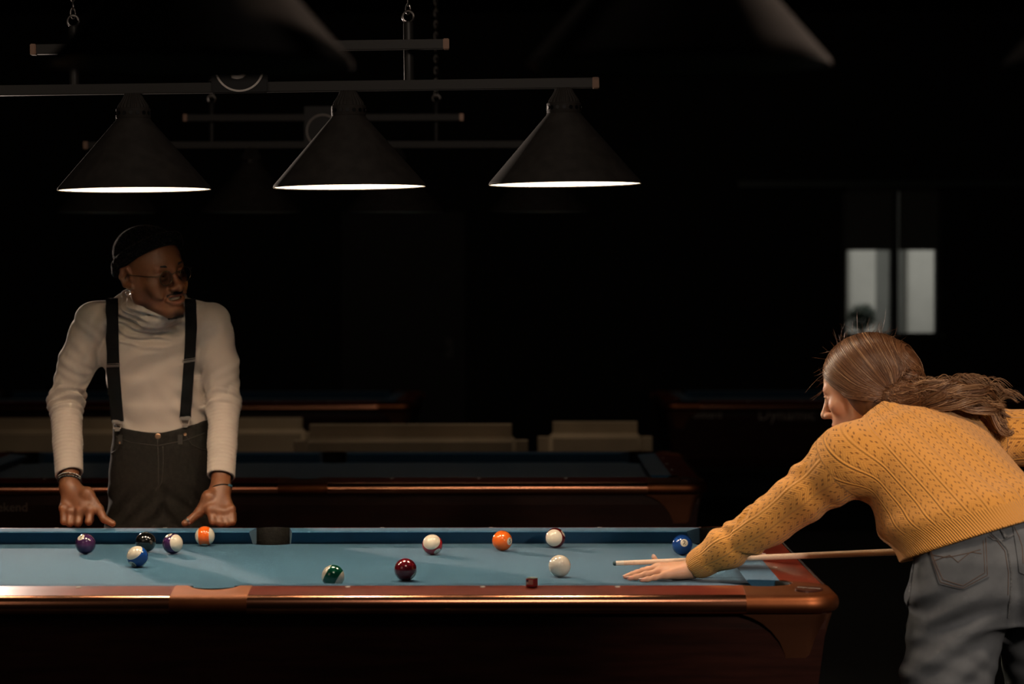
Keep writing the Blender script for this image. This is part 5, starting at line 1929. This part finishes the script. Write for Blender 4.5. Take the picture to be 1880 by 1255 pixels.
for ins in (2.5, 11):
    jl([(1704, 996 + ins), (1812, 968 + ins)], .0007, 'pocket_stitch', M['stitch'], pk)
jl([(1712, 1019), (1740, 1024), (1765, 1019), (1785, 1015), (1806, 1018)], .0008, 'pocket_stitch', M['stitch'], pk)
jl([(1718, 1029), (1745, 1020), (1760, 1032), (1782, 1015), (1804, 1009)], .0008, 'pocket_stitch', M['stitch'], pk)
pk2 = patch(((1858, 962), (1925, 950), (1935, 1040), (1872, 1050), (1900, 1062)), 'back_pocket', M['jeans'])
jl([(1861, 968), (1870, 985), (1876, 1005), (1879, 1040)], .0008, 'pocket_stitch', M['stitch'], pk2)
jl([(1820, 978), (1836, 992), (1850, 1010), (1856, 1050), (1855, 1100), (1850, 1140)], .0024, 'centre_seam', M['jseam'], jn, .001)
jl([(1816, 980), (1832, 994), (1845, 1012), (1851, 1050), (1850, 1100)], .0007, 'seam_stitch', M['stitch'], jn, .0015)
jl([(1770, 962), (1800, 976), (1824, 990), (1838, 992), (1855, 985), (1868, 978)], .0020, 'yoke_seam', M['jseam'], jn, .001)
jl([(1690, 1000), (1704, 992)], .0020, 'yoke_seam', M['jseam'], jn, .001)
jl([(1680, 1020), (1674, 1060), (1668, 1100), (1663, 1140), (1655, 1190), (1648, 1240), (1645, 1262)], .0022, 'outer_seam', M['jseam'], jn, .001)
lp = jl([(1828, 955), (1838, 972), (1848, 990)], .0048, 'belt_loop', M['jseam'], jn, .002)

# --- shoes
M['boot'] = mat('black_boot', (.012, .011, .011), .4)
for a_, b_, c_ in wlegs:
    S5 = SDF()
    S5.ball((c_[0], c_[1], .065), (.042, .05, .065), .02)
    S5.cone((c_[0], c_[1], .045), (c_[0] - .045, c_[1] + .17, .034), .042, .032, .03)
    S5.plane((c_[0], c_[1], .0), (0, 0, -1), .002)
    V5, F5 = S5.mesh(.006)
    fast_mesh('shoe', off(V5, woman), F5, M['boot'], woman)

# --- hair
HS = SDF()
HP = HW_.p
HS.ball(HP(0, -.022, .036), np.array([.087, .110, .098]) * HW_.k, .01, False, HW_.M)
for sx in (-1, 1):
    HS.ball(HP(sx * .068, -.022, -.020), np.array([.027, .050, .062]) * HW_.k, .02, False, HW_.M)
pl_n = HW_.M @ np.array([0, .80, -.60])
HS.plane(HP(0, .052, .022), pl_n, .010)
nape = HP(-.005, -.092, -.050)
path = [nape, A(1652, 738, -.36), A(1698, 727, -.40), A(1748, 724, -.41), A(1792, 728, -.39), A(1826, 750, -.37), A(1840, 788, -.37)]
path = [np.array(p) for p in path]
HS.cone(HP(0, -.085, .015), nape, .062, .046, .04)
for sx in (-1, 1):
    HS.cone(HP(sx * .060, -.025, -.035), nape, .030, .034, .03)
HS.cone(HP(0, -.088, .02), path[2], .050, .016, .05)
rr_ = [.044, .032, .021, .017, .015, .012, .007]
for i in range(len(path) - 1):
    HS.cone(path[i], path[i + 1], rr_[i], rr_[i + 1], .02)
V8, F8 = HS.mesh(.004)
M['hair'] = mat('brown_hair', (.120, .050, .022), .45, noise=(60, .5), spec=.3)
M['strand'] = mat('hair_strand', (.150, .068, .031), .34, spec=.5)
M['strand2'] = mat('hair_strand_light', (.36, .21, .112), .34, spec=.5)
M['strand3'] = mat('hair_strand_dark', (.080, .034, .016), .38, spec=.4)
hair = fast_mesh('hair', off(V8, woman), F8, M['hair'], woman)
bh = bvh_of(V8, F8)
def snap(p, lift):
    """lay a point just over the hair volume"""
    hit = bh.find_nearest(Vector(p))
    n_ = hit[1]; q_ = Vector(p)
    return np.array(hit[0] + n_ * lift)
r_ = np.random.RandomState(11)
g = G()
NH = 2900
Ec = np.array([0, -.022, .036])
for k in range(NH):
    sx = -1 if r_.rand() < .75 else 1
    f = r_.rand() ** .9
    th0 = -.15 + 2.95 * f            # along the parting, front to back
    a0_ = np.array([sx * (.02 + .06 * r_.rand()), math.cos(th0) * .94, math.sin(min(abs(th0) + .30, PI - .35))])
    a0_ = unit(a0_)
    end = unit((sx * (.80 - .76 * f + .08 * r_.normal()), -.42 - .45 * f, -1.0 + .45 * f))
    ctl = unit((sx * (1.0 - .5 * max(0, f - .5)), .80 - 1.75 * f, -.05 + .45 * f)) * (1.2 - .4 * f)
    lift = .0008 + .0035 * r_.rand()
    pts = []
    n = 13
    ph = r_.uniform(0, 6.28)
    for i in range(n):
        t_ = i / (n - 1)
        p = a0_ * (1 - t_) ** 2 + ctl * 2 * t_ * (1 - t_) + end * t_ ** 2
        p = p / np.linalg.norm(p) * np.array([.087, .110, .098])
        w_p = HP(*(Ec + p))
        pts.append(snap(w_p, lift + .0006 * math.sin(ph + t_ * 5)))
    # gather at the nape and on towards the shoulder
    last = pts[-1]
    tgt = path[1] + r_.normal(size=3) * .030; tg2 = path[2] + r_.normal(size=3) * .022
    for t_ in (.25, .5, .75, 1.0):
        c_ = last * (1 - t_) ** 2 + tgt * 2 * t_ * (1 - t_) + tg2 * t_ ** 2
        pts.append(snap(c_, lift + .001) if r_.rand() < 2 else c_)
    g.cur = 0 if r_.rand() < .60 else (2 if r_.rand() < .85 else 1)
    w0 = .00105 * r_.uniform(.6, 1.2)
    g.tube(pts, [w0 * .5] + [w0] * (len(pts) - 2) + [w0 * .6], 4, cap=False)
o = g.build('hair_strands', None, hair, mats=[M['strand'], M['strand2'], M['strand3']], angle=180)
o.data.transform(WI); tag(o, kind='stuff')
g = G()
def path_at(t_):
    t_ = max(0, min(len(path) - 1.001, t_)); i = int(t_); f = t_ - i
    f = f * f * (3 - 2 * f) * .5 + f * .5
    return path[i] * (1 - f) + path[i + 1] * f
bk = -d_ax
for lk in range(84):
    t0 = r_.uniform(.2, 3.6) if r_.rand() < .6 else r_.uniform(.2, 1.4); t1 = min(t0 + r_.uniform(2.4, 4.2), 6.7)
    ph, ph2 = r_.uniform(0, 6.28, 2); am = r_.uniform(.009, .021); fr2 = r_.uniform(.8, 1.7)
    o1 = r_.normal(size=3); o1 = o1 / np.linalg.norm(o1) * r_.uniform(.3, 1.0) * .030
    o1 = o1 + bk * .006
    light = r_.rand() < .42 + .08 * t1
    for st in range(26):
        o2 = r_.normal(size=3) * .0028
        dph = r_.normal() * .14
        spread = r_.uniform(.1, .6)
        pts = []
        n = 17
        for i in range(n):
            f = i / (n - 1); t_ = t0 + (t1 - t0) * f
            c = path_at(t_)
            e_ = max(0, t_ - 6.0)
            wv = ph + dph + f * 6.28 * fr2
            cur = (np.array([0, 0, 1.0]) * math.sin(wv) + bk * math.cos(wv + .7) * .8 + np.array([1.0, .3, 0]) * math.cos(wv * .8 + ph2) * .5) * am * (.35 + 1.15 * f)
            pts.append(c + o1 * (1 - .2 * f) + o2 * (1 + f * spread) + cur + np.array([.02, 0, -.03]) * e_)
        g.cur = (1 if r_.rand() < .6 else 0) if light else (0 if r_.rand() < .6 else 2)
        w0 = .00095 * r_.uniform(.5, 1.2)
        g.tube(pts, [w0] * (n - 3) + [w0 * .8, w0 * .6, w0 * .2], 4, cap=False)
# loose curls standing off the mass
for k in range(90):
    t0 = r_.uniform(.8, 5.4)
    c = path_at(t0) + np.array([0, 0, .014]); ph = r_.uniform(0, 6.28)
    L_ = r_.uniform(.03, .07); hh = r_.uniform(.010, .034)
    for st in range(3):
        j_ = r_.normal(size=3) * .0012
        pts = []
        for i in range(14):
            f = i / 13
            pts.append(c + j_ * (1 + f) + np.array([L_ * f + .006 * math.sin(ph + f * 6), -.010 * f, .006 + hh * math.sin(f * 2.7) + .004 * math.sin(ph + f * 9)]))
        g.cur = 1 if r_.rand() < .6 else 0
        g.tube(pts, [.0005] * 12 + [.0003, .00015], 3, cap=False)
o = g.build('curls', None, hair, mats=[M['strand'], M['strand2'], M['strand3']], angle=180)
o.data.transform(WI); tag(o, kind='stuff')
# flyaways round the forehead and crown
g = G()
for k in range(170):
    front_ = r_.rand() < .55
    if front_:
        a = unit((r_.uniform(-.55, .3), r_.uniform(.75, 1.0), r_.uniform(-.05, .55)))
    else:
        a = unit((r_.uniform(-.4, .3), r_.uniform(-.9, .8), r_.uniform(.5, 1.0)))
    p0 = Ec + a * np.array([.084, .106, .096])
    dirn = unit(a * (.35 if front_ else .5) + np.array([0, r_.uniform(-.2, .25) if front_ else r_.uniform(-1, .2), r_.uniform(-1.1, -.2) if front_ else r_.uniform(-.6, .5)]))
    L_ = r_.uniform(.015, .050); bend = r_.normal(size=3) * .3
    pts = [HP(*(p0 + (dirn * f + bend * f * f) * L_)) for f in np.linspace(0, 1, 7)]
    g.tube(pts, [.00032] * 5 + [.00022, .0001], 3, cap=False)
o = g.build('flyaway_hair', M['strand'], hair, angle=180)
o.data.transform(WI); tag(o, kind='stuff')
